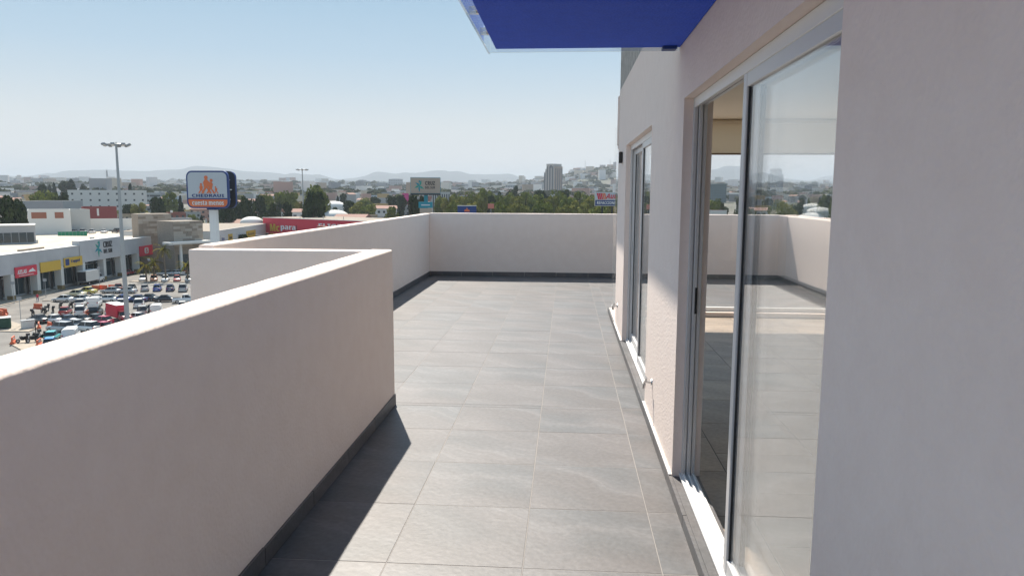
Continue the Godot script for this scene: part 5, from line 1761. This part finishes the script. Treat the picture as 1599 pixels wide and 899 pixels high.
func build_lot() -> void:
	island("traffic_island", "kerbed island with palms in the car park", PackedVector2Array([Vector2(-108.5, 174.6), Vector2(-84, 175.4), Vector2(-84, 176.8), Vector2(-108.5, 176.4)]))
	island("traffic_island", "kerbed island behind the green container", PackedVector2Array([Vector2(-93.5, 109.2), Vector2(-85.4, 109.6), Vector2(-86.8, 114.2), Vector2(-90.5, 115.0), Vector2(-104.0, 124.5), Vector2(-108, 122.0)]))
	island("traffic_island", "kerbed corner with motorcycles above the near parapet", PackedVector2Array([Vector2(-81.6, 100.6), Vector2(-75.5, 95.7), Vector2(-71, 96.0), Vector2(-76.5, 102.5), Vector2(-80.5, 106.0)]))
	island("pavement", "pale pavement along the shop fronts", PackedVector2Array([Vector2(-115.2, 115.0), Vector2(-108.0, 119.0), Vector2(-112.3, 150.0), Vector2(-112.6, 152.0), Vector2(-118.0, 165.0), Vector2(-122.0, 229.0), Vector2(-126.0, 229.0)]))
	island("lane_kerb", "short kerb between the lane and the car rows", PackedVector2Array([Vector2(-106.8, 141.5), Vector2(-104.6, 142.6), Vector2(-104.8, 143.1), Vector2(-107.0, 142.0)]))
	# painted bay lines
	var st := stool()
	for k in 9:
		var x := -106.0 + k * 2.75
		box(st, Vector3(x - 0.06, 0, -174.4), Vector3(x + 0.06, 0.006, -170.0))
		box(st, Vector3(x - 0.06, 0, -166.5), Vector3(x + 0.06, 0.006, -161.5))
	for k in 10:
		var x := -92.5 + k * 2.75
		box(st, Vector3(x - 0.06, 0, -131.0), Vector3(x + 0.06, 0.006, -121.5))
	var o := part("bay_markings", done(st), M.roadpaint, self, Vector3(0, GROUND + 0.0215, 0))
	tag(o, "faded white lines of the parking bays", "", "", "structure")
	palm(-104.5, -175.5, 4.0, "short palm at the left end of the palm island")
	palm(-99.8, -175.9, 8.0, "tall palm with a yellowish head in the middle of the palm island")
	palm(-94.2, -176.0, 4.2, "short palm beside the parapet edge")
	palm(-103.4, -176.9, 4.6, "short palm behind the first one on the island")
	person(-107.3, -140.9, 0.5, M.red, M.navy, "person in a red top standing near the shop front pillars")
	person(-83.9, -109.2, 2.2, M.black, M.ink, "person in dark clothes walking below the barriers")

const SKY_DIM := 1.92

func _ready() -> void:
	rng.seed = 4711
	wob.seed = 3
	wob.frequency = 0.9
	wob.fractal_octaves = 3
	var cam := Camera3D.new()
	cam.name = "camera"
	add_child(cam)
	cam.position = Vector3(0, 1.61, 0)
	cam.rotation = Vector3(-0.1279, 0.07337, 0.004)
	cam.fov = 42.69
	cam.near = 0.05
	cam.far = 30000.0
	var env := Environment.new()
	# clear sky paling to white haze near the horizon, the same all the way round
	var ladder := [[-90.0, 0.30, 0.29, 0.26], [-6.0, 0.50, 0.50, 0.48], [0.0, 0.80, 0.795, 0.77], [2.5, 0.79, 0.79, 0.775], [5.0, 0.70, 0.745, 0.755], [7.5, 0.56, 0.67, 0.75], [10.0, 0.455, 0.61, 0.745], [14.6, 0.345, 0.525, 0.695], [30.0, 0.31, 0.48, 0.665], [60.0, 0.235, 0.40, 0.61], [90.0, 0.21, 0.37, 0.59]]
	var pano := Image.create(64, 720, false, Image.FORMAT_RGBF)
	for y in 720:
		var el := 90.0 - (y + 0.5) * 0.25
		for k in ladder.size() - 1:
			if el >= ladder[k][0] and el <= ladder[k + 1][0]:
				var t: float = (el - ladder[k][0]) / (ladder[k + 1][0] - ladder[k][0])
				var c := Color(lerpf(ladder[k][1], ladder[k + 1][1], t), lerpf(ladder[k][2], ladder[k + 1][2], t), lerpf(ladder[k][3], ladder[k + 1][3], t))
				for x in 64: pano.set_pixel(x, y, c / SKY_DIM)
	var sm := PanoramaSkyMaterial.new()
	sm.panorama = ImageTexture.create_from_image(pano)
	var sky := Sky.new()
	sky.sky_material = sm
	env.background_mode = Environment.BG_SKY
	env.sky = sky
	env.tonemap_mode = Environment.TONE_MAPPER_LINEAR
	env.tonemap_exposure = 2.1
	env.sdfgi_enabled = true
	env.ssao_enabled = true
	env.ssil_enabled = true
	env.fog_enabled = true
	env.fog_density = 0.00014
	env.fog_light_color = Color(0.86, 0.90, 0.94)
	var we := WorldEnvironment.new()
	we.name = "world_environment"
	we.environment = env
	add_child(we)
	var sun := DirectionalLight3D.new()
	sun.name = "sun"
	add_child(sun)
	sun.look_at_from_position(Vector3.ZERO, Vector3(0.32, -1.21, 0.88), Vector3.UP)
	sun.light_energy = 1.35
	sun.light_color = Color(1.0, 0.965, 0.91)
	sun.light_angular_distance = 0.53
	sun.shadow_enabled = true
	make_materials()
	build_terrace()
	build_penthouse()
	# ground already taken by the large buildings
	for k in 9: keepout.append([-134.0 - k * 1.1, -140.0 - k * 11.0, 24.0])
	for k in 6: keepout.append([-128.0 - k, -226.0 - k * 11.0, 20.0])
	for k in 6: keepout.append([-110.0 + k * 9.0, -285.0 + k * 5.5, 18.0])
	keepout.append([-166.0, -236.0, 30.0])
	keepout.append([-121.0, -207.0, 12.0])
	build_land()
	build_mall()
	build_blocks()
	build_signs()
	build_town()
	build_lot()
	build_vehicles()
	single_out()

# things that share a look are told apart by their order across the view
func single_out() -> void:
	var by := {}
	for o in get_children():
		if o is Node3D and o.has_meta("label") and o.has_meta("group"):
			var l: String = o.get_meta("label")
			if not by.has(l): by[l] = []
			by[l].append(o)
	var ord := ["first", "second", "third", "fourth", "fifth", "sixth", "seventh", "eighth", "ninth", "tenth", "eleventh", "twelfth", "thirteenth", "fourteenth", "fifteenth", "sixteenth", "seventeenth", "eighteenth", "nineteenth", "twentieth"]
	for l in by:
		var a: Array = by[l]
		if a.size() < 2 or a.size() > 20 or l.split(" ").size() > 12: continue
		a.sort_custom(func(p, q): return p.position.x / -p.position.z < q.position.x / -q.position.z)
		for k in a.size(): a[k].set_meta("label", "%s, %s from the left" % [l, ord[k]])
